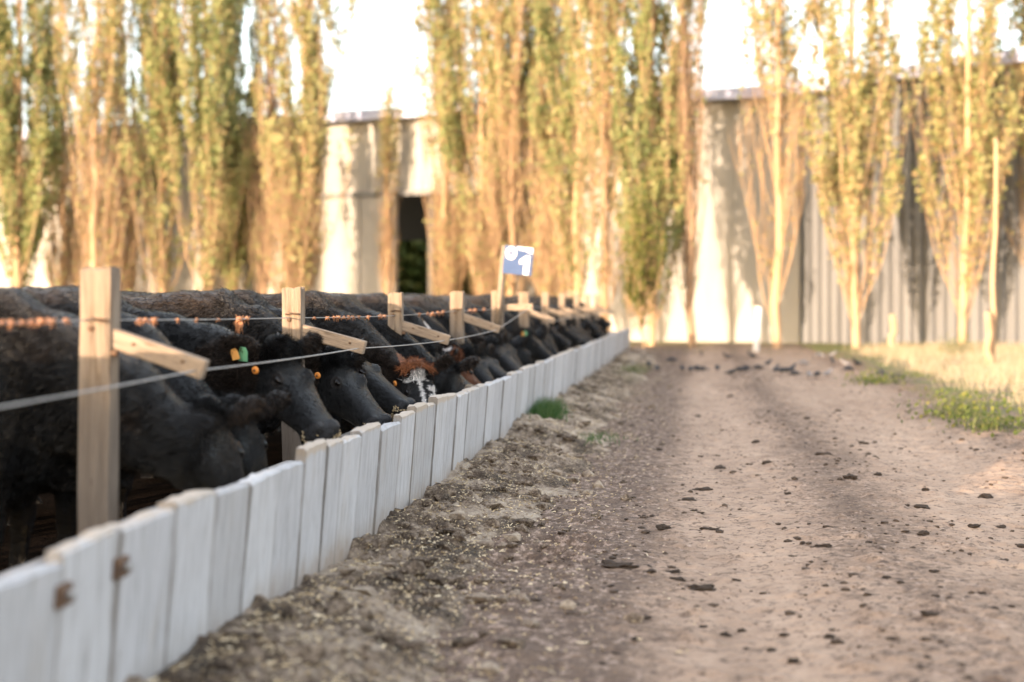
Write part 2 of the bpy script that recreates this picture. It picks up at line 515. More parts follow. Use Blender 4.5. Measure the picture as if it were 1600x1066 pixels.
def road_z(X, Y):
    z = 0.06 * (fbm(X * 0.5, Y * 0.25, 11, 3) - 0.5)
    z += -0.022 * np.exp(-((X - 0.12) / 0.33) ** 2) - 0.022 * np.exp(-((X - 1.85) / 0.36) ** 2)
    z += 0.02 * np.exp(-((X - 0.95) / 0.4) ** 2)
    n = fbm(X * 7, Y * 7, 21, 4, 0.6)
    z += 0.075 * np.clip(n - 0.52, 0, 1) + 0.035 * np.clip(fbm(X * 14, Y * 14, 23, 3, 0.6) - 0.55, 0, 1) + 0.010 * (fbm(X * 22, Y * 18, 31, 3, 0.6) - 0.5)
    # tyre prints pressed into the wet edge of the road
    u = (X + 0.80 + 0.03 * np.sin(Y * 6)) / 0.30
    w = np.exp(-u ** 4) * np.clip((Y - 6.35) / 0.25, 0, 1) * np.clip((7.55 - Y) / 0.3, 0, 1)
    z += w * 0.028 * np.sin((Y + 0.35 * np.abs(u)) * 2 * math.pi / 0.24)
    # the sheet dips under the surroundings at its rims
    edge = np.minimum(np.minimum((X + 2.25), (7.9 - X)), np.minimum(Y - 1.0, 40.5 - Y))
    z -= 0.16 * np.clip(1 - edge / 0.5, 0, 1)
    return z
ys = [1.0]
while ys[-1] < 41: ys.append(ys[-1] + max(0.008, 0.0032 * ys[-1]))
me = grid_mesh('dirt_road', np.linspace(-2.3, 8.0, 400), np.array(ys), road_z, M['road'])
tag(link('dirt_road', me), kind='structure')

def spill_z(X, Y):
    edge = -0.92 + 0.50 * (fbm(X * 0 + 3.1, Y * 0.9, 41, 3) - 0.5) + 0.25 * (vnoise(X * 3, Y * 3, 45) - 0.5)
    t = np.clip((edge - X) / 0.75, -1, 1)
    big = 0.05 + 0.15 * fbm(X * 1.2, Y * 0.8, 51, 3)
    z = np.where(t > 0, big * (t ** 0.7), 0.3 * t)
    n = fbm(X * 5, Y * 5, 61, 5, 0.6)
    z += np.clip(t * 3, 0, 1) * (0.20 * np.clip(n - 0.50, 0, 1) + 0.03 * (fbm(X * 20, Y * 20, 71, 4, 0.65) - 0.5))
    return z + 0.012
ys = [2.2]
while ys[-1] < 33.5: ys.append(ys[-1] + max(0.012, 0.0026 * ys[-1]))
me = grid_mesh('spilled_feed', np.linspace(-1.72, -0.25, 104), np.array(ys), spill_z, M['spill'])
tag(link('spilled_feed', me), 'bank of spilled feed and manure along the foot of the white trough', 'spilled feed', kind='stuff')

me = grid_mesh('pen_floor', np.linspace(-14, -1.9, 60), np.linspace(-12, 36, 160),
               lambda X, Y: -0.02 + 0.08 * (fbm(X * 1.5, Y * 1.5, 81, 4) - 0.5) - 0.1 * np.clip(1 - np.minimum(X + 14, 36 - Y) / 1.0, 0, 1), M['mud'])
tag(link('pen_floor', me), kind='structure')

# ------------------------------------------------------------------ feed trough
XT, XB, HT = -1.55, -1.605, 0.642
trough = empty('feed_trough', (-1.9, 3.0, 0))
tag(trough, 'long white plank feed trough running beside the dirt road', 'feed trough')
L0 = Vector((1.9, -3.0, 0))
fr = MB()
seams = [-9.0]
while seams[-1] < 1.9: seams.append(seams[-1] + 0.36)
seams += [2.28, 2.65, 3.02, 3.376, 3.715, 4.10, 4.46, 4.80, 5.13, 5.49, 5.80, 6.05, 6.40, 6.80, 7.24, 7.62, 7.95, 8.25, 8.62, 8.98, 9.39, 9.89, 10.28, 10.68, 11.15, 11.65, 12.05, 12.43, 12.96]
rr = random.Random(5)
while seams[-1] < 32.3: seams.append(seams[-1] + rr.uniform(0.30, 0.48))
tops = {3.02: -0.02, 3.376: 0.004, 3.715: 0.0, 4.10: 0.012, 4.46: -0.012, 4.80: -0.012, 5.13: -0.012, 5.49: 0.03, 5.80: 0.012, 6.05: 0.0, 6.40: 0.014,
        6.80: -0.012, 7.24: 0.012, 7.62: 0.03, 7.95: 0.012, 8.25: 0.035, 8.62: 0.02, 8.98: 0.0}
wide = {5.80, 7.24, 8.25, 9.89, 11.65, 12.43, 4.10}
for i in range(len(seams) - 1):
    y0, y1 = seams[i], seams[i + 1]
    g = 0.010 if y0 in wide else rr.uniform(0.0005, 0.003)
    y0 += g; y1 -= rr.uniform(0.001, 0.003)
    dz = tops.get(seams[i], rr.uniform(-0.012, 0.014)) * 1.15
    dx = rr.uniform(-0.007, 0.007)
    th = rr.uniform(0.05, 0.07)
    lean = rr.uniform(-0.012, 0.012)
    zt = HT + dz; tilt = rr.uniform(-0.010, 0.010)
    nseg = 7
    vsx = []
    # outline with a slightly worn, chipped top edge
    ys_ = np.linspace(y0, y1, nseg)
    fv, fb = [], []
    for k, yy in enumerate(ys_):
        chip = -rr.uniform(0, 0.008) - (rr.uniform(0.0, 0.007) if k in (0, nseg - 1) else 0)
        s_ = (k / (nseg - 1) - 0.5)
        zz = zt + tilt * s_ + chip
        fv.append((XB + dx, yy + lean * 0.0, -0.06)); fb.append((XT + dx, yy + lean, zz))
    vs_ = []
    for a_, b_ in zip(fv, fb):
        vs_.append(Vector(a_)); vs_.append(Vector(b_) - Vector((0.004, 0, 0)) + Vector((0.002, 0, -0.010)))
        vs_.append(Vector(b_) - Vector((0.014, 0, -0.002)))
        vs_.append(Vector((b_[0] - th + 0.008, b_[1], b_[2] + rr.uniform(-0.004, 0.004)))); vs_.append(Vector((a_[0] - th, a_[1], a_[2])))
    fs_ = []
    for k in range(nseg - 1):
        for q in range(5):
            fs_.append((k*5 + q, k*5 + (q+1) % 5, (k+1)*5 + (q+1) % 5, (k+1)*5 + q))
    fs_.append((0, 1, 2, 3, 4)); e_ = (nseg - 1) * 5
    fs_.append((e_ + 4, e_ + 3, e_ + 2, e_ + 1, e_))
    fr.add([p + L0 for p in vs_], fs_)
fw = fr.build('front_wall', M['board'], trough)
nv = len(fr.v)
joint = np.zeros(nv, np.float32)
kk = np.arange(nv) % (7 * 5)
joint[(kk < 5) | (kk >= 30)] = 1.0
fw.data.attributes.new('joint', 'FLOAT', 'POINT').data.foreach_set('value', joint)
yend = seams[-1]
bk = MB()
y = -9.0
while y < yend:
    w_ = rr.uniform(1.6, 2.4)
    bk.box((-2.18, y + 0.005, 0.0), (-2.10 + rr.uniform(-0.008, 0.008), min(y + w_, yend), 0.42 + rr.uniform(-0.02, 0.02)))
    y += w_
for v in range(len(bk.v)): bk.v[v] = tuple(Vector(bk.v[v]) + L0)
bk.build('back_wall', M['greywood'], trough, bevel=0.008)
fl = MB(); fl.box((-2.095, -9.0, 0.04), (-1.68, yend - 0.01, 0.09))
fl.v = [tuple(Vector(p) + L0) for p in fl.v]
fl.build('trough_floor', M['greywood'], trough)
en = MB(); en.box((-2.18, yend + 0.004, 0), (-1.57, yend + 0.06, 0.55)); en.v = [tuple(Vector(p) + L0) for p in en.v]
en.build('end_wall', M['board'], trough)
for px, py, Y in ((100, 930, 3.376), (201, 886, 3.715)):
    b_ = MB()
    xz = EYE - (py - VY) * Y / FPX
    X_ = XB + (XT - XB) * xz / HT
    b_.box((X_ - 0.02, Y - 0.035, xz - 0.028), (X_ + 0.018, Y + 0.035, xz + 0.028))
    b_.v = [tuple(Vector(p) + L0) for p in b_.v]
    br = b_.build('bracket', M['rust'], trough, bevel=0.004)
    k_ = MB(); k_.tube([Vector((X_ + 0.016, Y + 0.004, xz)) + L0, Vector((X_ + 0.034, Y + 0.004, xz)) + L0], 0.013, 6)
    k_.build('bolt', M['wire'], br)

ysf = np.arange(-9, yend, 0.03)
me = grid_mesh('feed', np.linspace(-2.095, -1.665, 22), ysf,
               lambda X, Y: 0.30 + 0.14 * (fbm(X * 3, Y * 1.2, 91, 4) - 0.5) + 0.05 * (fbm(X * 16, Y * 16, 93, 3) - 0.5), M['feed'])
tag(link('feed', me), 'chopped straw and grain feed lying in the white trough', 'feed', kind='stuff')

# ------------------------------------------------------------------ fence posts with outrigger arms
XP = -2.15
posts = [  # px, top py, width px, arm dx, arm dz (m), shade
    (155.5, 420, 51), (458.5, 450, 31), (618.5, 458, 23), (714.5, 456, 21), (777.5, 455, 19), (819, 457, 16),
    (852, 457, 13), (878, 459, 11), (901, 459, 10), (918, 460, 9), (932, 461, 8)]
post_pts = []
arm_end = []
post_lab = ['tallest nearest fence post, pale weathered wood with dark nail hole, at left', 'second fence post, split grey wood with knots, beside the green tagged cow',
            'third fence post along the trough, narrow square pale timber', 'fourth fence post along the trough, pale timber above a white streak',
            'fence post carrying the blue number sign', 'fence post just behind the blue number sign']
for i, (px, py, wpx) in enumerate(posts):
    Y = FPX * abs(XP) / (VX - px)
    sc = FPX / Y
    w = wpx / sc if i < 6 else 0.105
    top = EYE - (py - VY) / sc
    rr = random.Random(100 + i)
    p = empty('fence_post', (XP, Y, 0))
    tag(p, post_lab[i] if i < 6 else 'pale wooden fence post far along the cattle row', 'fence post', 'fence posts along the feed trough')
    b = MB()
    nz, nr = 26, 12
    d = w * rr.uniform(0.75, 0.95)
    vs_ = []
    for k in range(nz + 1):
        zz = -0.05 + (top + 0.05) * k / nz
        lean = (-0.012 + 0.012 * zz) if i == 0 else 0
        for j in range(nr):
            a = 2 * math.pi * (j + 0.5) / nr
            ca, sa = math.cos(a), math.sin(a)
            q = 1.0 / max(abs(ca), abs(sa))
            q = min(q, 1.30)
            jx = 0.05 * (float(vnoise(np.array(j * 1.7 + i * 9), np.array(zz * 5.0), 7)) - 0.5)
            vs_.append((lean + ca * q * w / 2 * (1 + jx * 2), sa * q * d / 2 * (1 + jx * 2), zz + (rr.uniform(-0.008, 0.008) if k == nz else 0)))
    fs_ = [(k*nr + j, k*nr + (j+1) % nr, (k+1)*nr + (j+1) % nr, (k+1)*nr + j) for k in range(nz) for j in range(nr)]
    fs_.append(tuple(nz * nr + j for j in range(nr)))
    b.add(vs_, fs_)
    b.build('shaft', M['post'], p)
    # arm board nailed to the right face, sloping down over the trough
    za = [1.125, 1.10, 1.085, 1.12, 1.19][i] if i < 5 else 1.13
    ze = [1.005, 1.005, 0.975, 1.0, 1.195][i] if i < 5 else (1.02 + rr.uniform(-0.02, 0.03))
    x0 = w / 2 - 0.02; x1 = 0.385
    dirv = Vector((x1 - x0, 0, ze - za)); Ln = dirv.length
    Mx = Matrix.Translation((x0, 0.0, za)) @ Matrix.Rotation(-math.atan2(dirv.z, dirv.x), 4, 'Y')
    ab = MB()
    yo = -d / 2 * 0.2
    ab.box((0, yo - 0.02, -0.036), (Ln, yo + 0.02, 0.036))
    # local box: bevel first, then move into place
    arm = ab.build('arm', M['arm'], p, bevel=0.004)
    arm.matrix_local = Mx
    for q in (0.27, 0.78):
        nb = MB(); nb.tube([(Ln * q, yo - 0.024, 0.006), (Ln * q, yo - 0.016, 0.006)], 0.007, 6)
        nb.build('nail', M['rust'], arm)
    bo = MB()
    bo.tube([(-w * 0.08, -d / 2 - 0.004, 1.19 - 0.035), (-w * 0.08, -d / 2 + 0.03, 1.19 - 0.035)], 0.012, 8)
    bo.build('nail', M['rust'], p)
    st = MB(); st.tube([(-w * 0.25, -d / 2 - 0.006, 1.185), (0, -d / 2 - 0.010, 1.19), (w * 0.45, -d / 2 - 0.006, 1.185)], 0.005, 6)
    st.build('staple', M['rust'], p)
    if i < 3:
        bb = MB(); bb.tube([(w / 2 - 0.01, -d / 2 + 0.02, za - 0.055), (w / 2 + 0.02, -d / 2 + 0.01, za - 0.06)], 0.011, 8)
        bb.build('bolt', M['rust'], p)
    post_pts.append((Y, d))
    arm_end.append(Vector((XP + x1 - 0.03, Y + yo - 0.024, ze - 0.002)))

# upper wire stapled to the posts, with hair and barbs caught on it
up_z = [1.186, 1.166, 1.152, 1.17, 1.18] + [1.185] * 6
wp = [Vector((XP - 0.03, -6.0, 1.19)), Vector((XP - 0.02, 2.5, 1.19))]
for i, (Y, d) in enumerate(post_pts):
    wp.append(Vector((XP, Y - d / 2 - 0.008, up_z[i])))
def sagged(pts, sag, n=10):
    out = []
    for a, b in zip(pts[:-1], pts[1:]):
        for k in range(n):
            t = k / n
            p = a.lerp(b, t); p.z -= sag * 4 * t * (1 - t) * (b - a).length / 2.5
            out.append(p)
    out.append(pts[-1]); return out
w1 = MB(); up = sagged(wp, 0.004); w1.tube(up, 0.0028, 6)
wire1 = w1.build('fence_wire', M['wire'])
tag(wire1, 'upper strand of wire stapled to the posts with clumps of brown hair', 'fence wire')
w2 = MB(); w2.tube(sagged([Vector((-1.80, -4, 0.99)), Vector((-1.795, 2.5, 0.97))] + arm_end, 0.006), 0.0033, 6)
wire2 = w2.build('fence_wire', M['wire'])
tag(wire2, 'lower strand of grey wire strung through the ends of the sloping arms', 'fence wire')
def wire_point(px):
    best = None
    for a, b in zip(up[:-1], up[1:]):
        pa, pb = VX + FPX * a.x / max(a.y, 0.1), VX + FPX * b.x / max(b.y, 0.1)
        if a.y > 0.5 and min(pa, pb) <= px <= max(pa, pb):
            return a.lerp(b, (px - pa) / (pb - pa + 1e-9))
    return None
clumps = [(2, 9), (18, 11), (35, 9), (50, 10), (66, 14), (80, 11), (103, 9), (218, 9), (228, 8), (241, 10), (277, 6), (307, 5), (341, 5), (374, 12), (386, 9),
          (491, 4), (512, 5), (521, 6), (529, 7), (537, 6), (545, 6), (552, 6), (560, 5), (575, 6), (594, 7), (601, 5), (655, 5), (668, 5), (676, 6), (684, 6), (692, 6), (735, 6), (742, 5), (756, 5)]
for k, (px, spx) in enumerate(clumps):
    p = wire_point(px)
    if p is None: continue
    r = spx / 2 * p.y / FPX
    hm = MB()
    rr = random.Random(k)
    hm.ico(p, (r, r * 1.3, r), sub=1, jit=0.25, seed=k)
    for q in range(10):
        dv = Vector((rr.uniform(-1, 1), rr.uniform(-1, 1), rr.uniform(-1, 0.8))).normalized()
        hm.tube([p, p + dv * r * rr.uniform(1.1, 1.7), p + dv * r * 1.8 + Vector((0, 0, -r * 0.6))], [0.002, 0.0015, 0.0005], 3)
    if px == 374:
        for q in range(14):
            a0 = p + Vector((rr.uniform(-0.012, 0.012), 0, 0))
            hm.tube([a0, a0 + Vector((rr.uniform(-.01, .01), 0, -0.03)), a0 + Vector((rr.uniform(-.014, .014), 0, -rr.uniform(0.05, 0.075)))], [0.004, 0.003, 0.001], 3)
    hm.build('hair_clump', M['hairclump'], wire1)

# ------------------------------------------------------------------ blue number sign
Ys = post_pts[4][0] - 0.10
sg = empty('number_sign', (XP, Ys, 0))
tag(sg, 'blue square sign with white numeral 1 on a leaning wooden stake', 'sign')
def loc_s(px, py, dy=0.0):
    v = at(px, py, Ys + dy); return v - Vector((XP, Ys, 0))
a, b_ = loc_s(777, 478), loc_s(789, 384)
stk = MB(); stk.tube([a + Vector((0, 0.0, -0.25)) - (b_ - a) * 0.05, b_], 0.036, 4)
stk.build('stake', M['arm'], sg)
pc = [loc_s(785, 427, -0.05), loc_s(830, 431.5, -0.05), loc_s(832.5, 388, -0.05), loc_s(789.5, 383, -0.05)]
ux = (pc[1] - pc[0]).normalized(); uz = Vector((-ux.z, 0, ux.x))
uz = (pc[3] - pc[0]).normalized()
W_, H_ = (pc[1] - pc[0]).length, (pc[3] - pc[0]).length
def sp(u, v, dy=0.0): return pc[0] + ux * (u * W_) + uz * (v * H_) + Vector((0, dy, 0))
def flat_poly(mb, uv, dy0, dy1):
    n = len(uv)
    vs_ = [sp(u, v, dy0) for u, v in uv] + [sp(u, v, dy1) for u, v in uv]
    mb.add(vs_, [tuple(range(n)), tuple(range(2*n-1, n-1, -1))] + [(i, n+i, n+(i+1) % n, (i+1) % n) for i in range(n)])
pn = MB(); flat_poly(pn, [(0, 0), (1, 0), (1, 1), (0, 1)], -0.012, 0.012)
panel = pn.build('panel', M['blue'], sg)
nm = MB()
# numeral 1
flat_poly(nm, [(0.72, 0.02), (0.90, 0.02), (0.90, 0.70), (0.78, 0.70), (0.56, 0.52), (0.56, 0.38), (0.72, 0.44)], -0.020, -0.0125)
nm.build('numeral', M['white'], panel)
og = MB()
n_ = 18
for k in range(n_):
    a0, a1 = 2*math.pi*k/n_, 2*math.pi*(k+1)/n_
    flat_poly(og, [(0.235 + 0.195*math.cos(a0), 0.74 + 0.235*math.sin(a0)), (0.235 + 0.195*math.cos(a1), 0.74 + 0.235*math.sin(a1)),
                   (0.235 + 0.075*math.cos(a1), 0.74 + 0.085*math.sin(a1)), (0.235 + 0.075*math.cos(a0), 0.74 + 0.085*math.sin(a0))], -0.020, -0.0125)
og.build('numeral', M['white'], panel)
tw = MB(); flat_poly(tw, [(0.42, 0.985), (0.44, 0.90), (0.62, 0.86), (0.72, 0.87), (0.84, 0.80), (0.97, 0.77), (0.985, 0.985)], -0.018, -0.0125)
tw.build('white_patch', M['white'], panel)

# ------------------------------------------------------------------ sheds
EAVE = 8.0
def wall_frame(a, b):
    a, b = Vector((*a, 0)), Vector((*b, 0))
    u = (b - a).normalized()
    n = Vector((u.y, -u.x, 0))       # towards the camera side
    Mx = Matrix(((u.x, n.x, 0, a.x), (u.y, n.y, 0, a.y), (0, 0, 1, 0), (0, 0, 0, 1)))
    return Mx, (b - a).length
A0, A1 = (-32.0, 58.0), (3.34, 44.1)
Mx, LA = wall_frame(A0, A1)
shed = empty('cream_shed', (A0[0], A0[1], 0))
tag(shed, 'long cream walled shed with an open doorway behind the poplars', 'shed')
S0 = Vector((-A0[0], -A0[1], 0))
def put(mb, name, mat, parent, bevel=0, off=S0):
    mb.v = [tuple(Vector(p) + off) for p in mb.v]
    return mb.build(name, mat, parent, bevel=bevel)
def wall_u(px):
    # where the line of sight through px meets wall A
    k = (px - VX) / FPX
    ux_, uy_ = (A1[0] - A0[0]) / LA, (A1[1] - A0[1]) / LA
    t = (k * A0[1] - A0[0]) / (ux_ - k * uy_)
    return t
u0, u1 = wall_u(617), wall_u(746)
wl = MB()
HD = 5.15
def panels(x0, x1, z0, z1):
    x = x0
    while x < x1 - 0.05:
        e = min(x + 2.4, x1)
        wl.box((x + 0.012, -0.12, z0), (e - 0.012, 0.0, z1), M=Mx); x = e
panels(0, u0, -0.1, EAVE); panels(u1, LA, -0.1, EAVE); panels(u0, u1, HD, EAVE)
wl.box((0, -0.20, -0.1), (u0, -0.13, EAVE), M=Mx); wl.box((u1, -0.20, -0.1), (LA, -0.13, EAVE), M=Mx); wl.box((u0, -0.20, HD), (u1, -0.13, EAVE), M=Mx)
put(wl, 'wall', M['cream'], shed)
dr = MB(); d0, d1 = wall_u(521), wall_u(612)
dr.box((d0, 0.06, 0.05), ((d0 + d1) / 2 - 0.03, 0.14, HD - 0.12), M=Mx); dr.box(((d0 + d1) / 2 + 0.03, 0.06, 0.05), (d1, 0.14, HD - 0.12), M=Mx)
put(dr, 'sliding_door', M['cream'], shed)
tr = MB(); tr.box((d0 - 0.4, 0.03, HD - 0.08), (u1 + 0.5, 0.17, HD + 0.10), M=Mx)
put(tr, 'door_track', M['sheet'], shed)
# frame posts, floor, back wall with an opening, roof
for u in np.arange(0.3, LA, 5.9):
    cb = MB(); cb.box((u, -0.55, 0), (u + 0.25, -0.30, EAVE), M=Mx)
    put(cb, 'steel_column', M['steel'], shed)
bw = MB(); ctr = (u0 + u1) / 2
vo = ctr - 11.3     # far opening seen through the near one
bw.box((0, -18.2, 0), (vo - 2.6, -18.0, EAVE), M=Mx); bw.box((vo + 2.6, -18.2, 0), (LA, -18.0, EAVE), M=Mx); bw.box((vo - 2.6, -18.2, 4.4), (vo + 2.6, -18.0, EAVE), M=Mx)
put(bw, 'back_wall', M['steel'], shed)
rf = MB()
vs_ = [Mx @ Vector(p) for p in ((-0.5, 0.45, EAVE), (LA + 0.15, 0.45, EAVE), (LA + 0.15, -9, EAVE + 1.2), (-0.5, -9, EAVE + 1.2), (-0.5, -18.6, EAVE), (LA + 0.15, -18.6, EAVE))]
vs_ += [p - Vector((0, 0, 0.16)) for p in vs_]
rf.add(vs_, [(0,1,2,3), (3,2,5,4), (6,9,8,7), (9,10,11,8), (0,6,7,1), (4,5,11,10), (0,3,9,6), (3,4,10,9), (1,7,8,2), (2,8,11,5)])
put(rf, 'roof', M['roof'], shed)
gt = MB(); gt.box((-0.5, 0.46, EAVE - 0.20), (LA + 0.1, 0.62, EAVE + 0.16), M=Mx)
put(gt, 'gutter', M['roof'], shed)

B0, B1 = (3.42, 44.0), (13.5, 33.6)
MxB, LB = wall_frame(B0, B1)
shed2 = empty('grey_shed', (B0[0], B0[1], 0))
tag(shed2, 'grey corrugated metal shed beside the road end at right', 'shed')
SB = Vector((-B0[0], -B0[1], 0))
cw = MB()
pitch = 0.40
x = 0.0
prof = []
while x < LB:
    prof += [(x, 0.0), (x + pitch * 0.62, 0.0), (x + pitch * 0.70, 0.15), (x + pitch * 0.92, 0.15)]
    x += pitch
prof.append((LB, 0.0))
vs_ = [MxB @ Vector((px, py, 0.0 - 0.1)) for px, py in prof] + [MxB @ Vector((px, py, EAVE)) for px, py in prof]
n = len(prof)
back = [MxB @ Vector((LB, -0.06, -0.1)), MxB @ Vector((0, -0.06, -0.1)), MxB @ Vector((LB, -0.06, EAVE)), MxB @ Vector((0, -0.06, EAVE))]
fs_ = [(i, i + 1, n + i + 1, n + i) for i in range(n - 1)] + [(2*n, 2*n + 1, 2*n + 3, 2*n + 2), (n - 1, 2*n, 2*n + 2, 2*n - 1), (2*n + 1, 0, n, 2*n + 3)]
cw.add(vs_ + back, fs_)
put(cw, 'wall', M['sheet'], shed2, off=SB)
cw2 = MB(); cw2.box((-0.0, -16.2, 0), (LB, -16.0, EAVE), M=MxB); cw2.box((-0.02, -16, 0), (0.1, -0.08, EAVE), M=MxB); cw2.box((LB - 0.1, -16, 0), (LB + 0.02, -0.08, EAVE), M=MxB)
put(cw2, 'back_wall', M['sheet'], shed2, off=SB)
rf2 = MB()
vs_ = [MxB @ Vector(p) for p in ((0.0, 0.5, EAVE + 0.01), (LB + 0.5, 0.5, EAVE + 0.01), (LB + 0.5, -8, EAVE + 1.1), (0.0, -8, EAVE + 1.1), (0.0, -16.6, EAVE), (LB + 0.5, -16.6, EAVE))]
vs_ += [p - Vector((0, 0, 0.16)) for p in vs_]
rf2.add(vs_, [(0,1,2,3), (3,2,5,4), (6,9,8,7), (9,10,11,8), (0,6,7,1), (4,5,11,10), (0,3,9,6), (3,4,10,9), (1,7,8,2), (2,8,11,5)])
put(rf2, 'roof', M['roof'], shed2, off=SB)
gt2 = MB(); gt2.box((0.05, 0.51, EAVE - 0.20), (LB + 0.5, 0.68, EAVE + 0.18), M=MxB)
put(gt2, 'gutter', M['roof'], shed2, off=SB)

# ------------------------------------------------------------------ poplars
def tubes_np(paths, rads, n=3):
    """paths (m,k,3), rads (m,k) -> V, F arrays"""
    m_, k_, _ = paths.shape
    t = np.gradient(paths, axis=1)
    t /= np.linalg.norm(t, axis=2, keepdims=True) + 1e-9
    ref = np.zeros_like(t); ref[..., 0] = 1.0
    a = ref - t * np.sum(ref * t, axis=2, keepdims=True)
    a /= np.linalg.norm(a, axis=2, keepdims=True) + 1e-9
    b = np.cross(t, a)
    an = 2 * math.pi * np.arange(n) / n
    V = paths[:, :, None, :] + rads[:, :, None, None] * (a[:, :, None, :] * np.cos(an)[None, None, :, None] + b[:, :, None, :] * np.sin(an)[None, None, :, None])
    idx = np.arange(m_ * k_ * n).reshape(m_, k_, n)
    f = np.stack([idx[:, :-1, :], np.roll(idx[:, :-1, :], -1, 2), np.roll(idx[:, 1:, :], -1, 2), idx[:, 1:, :]], -1).reshape(-1, 4)
    return V.reshape(-1, 3), f

def leaves_np(c, size, r, up_bias=0.0):
    n = len(c)
    d = r.normal(size=(n, 3)); d[:, 2] += up_bias
    d /= np.linalg.norm(d, axis=1, keepdims=True)
    e = r.normal(size=(n, 3)); e -= d * np.sum(e * d, axis=1, keepdims=True)
    e /= np.linalg.norm(e, axis=1, keepdims=True) + 1e-9
    s = size * r.uniform(0.6, 1.3, size=(n, 1))
    V = np.stack([c - d * s, c + e * s * 0.75, c + d * s, c - e * s * 0.75], 1).reshape(-1, 3)
    F = np.arange(n * 4).reshape(n, 4)
    return V, F

def poplar_meshes(seed, H, rad, n_limb, n_twig, n_leaf, leaf_from, low_leaf, leaf_mat, wood='twig', leaf_size=0.075, vase=1.0):
    r = np.random.default_rng(seed)
    kz = 14
    zt = np.linspace(-0.1, H, kz)
    tx = np.cumsum(r.normal(0, 0.05, kz)); ty = np.cumsum(r.normal(0, 0.05, kz))
    trunk = np.stack([tx, ty, zt], 1)[None]
    Vs, Fs = tubes_np(trunk, (np.linspace(0.11, 0.015, kz) * H / 15)[None], 8)
    VV, FF = [Vs], [Fs]; off = len(Vs)
    # limbs: leave the trunk and turn quickly upright
    z0 = H * 0.78 * r.beta(0.8, 1.5, n_limb) + 0.25
    ang = r.uniform(0, 2 * math.pi, n_limb)
    env = np.interp(z0, [0, H * 0.12, H * 0.35, H * 0.7, H], [0.75, 1.0, 1.0, 0.7, 0.3])
    reach = rad * env * r.uniform(0.25, 1.0, n_limb)
    Ln = r.uniform(0.22, 0.42, n_limb) * H
    Ln = np.minimum(Ln, H * 1.02 - z0)
    k = 9
    s = np.linspace(0, 1, k)
    bx = np.interp(z0, zt, tx); by = np.interp(z0, zt, ty)
    out = reach[:, None] * (1 - np.exp(-(2.2 * vase) * s[None])) / (1 - math.exp(-2.2 * vase))
    wob = np.cumsum(r.normal(0, 0.035, (n_limb, k, 2)), axis=1)
    P = np.stack([bx[:, None] + np.cos(ang)[:, None] * out + wob[..., 0], by[:, None] + np.sin(ang)[:, None] * out + wob[..., 1], z0[:, None] + Ln[:, None] * s[None]], 2)
    V_, F_ = tubes_np(P, np.linspace(0.017, 0.005, k)[None] * r.uniform(0.6, 1.3, (n_limb, 1)), 4)
    VV.append(V_); FF.append(F_ + off); off += len(V_)
    # twigs
    m_ = n_limb * n_twig
    li = np.repeat(np.arange(n_limb), n_twig)
    sp_ = r.uniform(0.12, 1.0, m_)
    ii = np.minimum((sp_ * (k - 1)).astype(int), k - 2); fr_ = sp_ * (k - 1) - ii
    B = P[li, ii] * (1 - fr_[:, None]) + P[li, ii + 1] * fr_[:, None]
    ta = r.uniform(0, 2 * math.pi, m_); tl = r.uniform(0.5, 1.5, m_); tilt = r.uniform(0.05, 0.36, m_)
    k2 = 4; s2 = np.linspace(0, 1, k2)
    hor = (tl * np.sin(tilt))[:, None] * (s2 ** 0.8)[None]
    T = np.stack([B[:, 0:1] + np.cos(ta)[:, None] * hor, B[:, 1:2] + np.sin(ta)[:, None] * hor, B[:, 2:3] + (tl * np.cos(tilt))[:, None] * s2[None]], 2)
    V_, F_ = tubes_np(T, np.linspace(0.0085, 0.004, k2)[None] * np.ones((m_, 1)), 3)
    VV.append(V_); FF.append(F_ + off); off += len(V_)
    wood_me = np_mesh('trunk', np.concatenate(VV), np.concatenate(FF), M[wood], True)
    # leaves sit on the twigs, in tufts; bare sectors leave gaps
    w = np.clip((T[:, -1, 2] - leaf_from) / 2.2, 0, 1) * (1 - low_leaf) + low_leaf
    clump = r.uniform(0, 1, n_limb)[li]
    w = w * np.where(clump < 0.22, 0.12, 1.0) * r.uniform(0.2, 1.0, m_) ** 1.5
    pick = r.choice(m_, n_leaf, p=w / w.sum())
    u = r.uniform(0.1, 1.0, n_leaf)
    jj = np.minimum((u * (k2 - 1)).astype(int), k2 - 2); ff = u * (k2 - 1) - jj
    C = T[pick, jj] * (1 - ff[:, None]) + T[pick, jj + 1] * ff[:, None] + r.normal(0, 0.06, (n_leaf, 3))
    V_, F_ = leaves_np(C, leaf_size, r)
    leaf_me = np_mesh('crown', V_, F_, M[leaf_mat])
    return wood_me, leaf_me

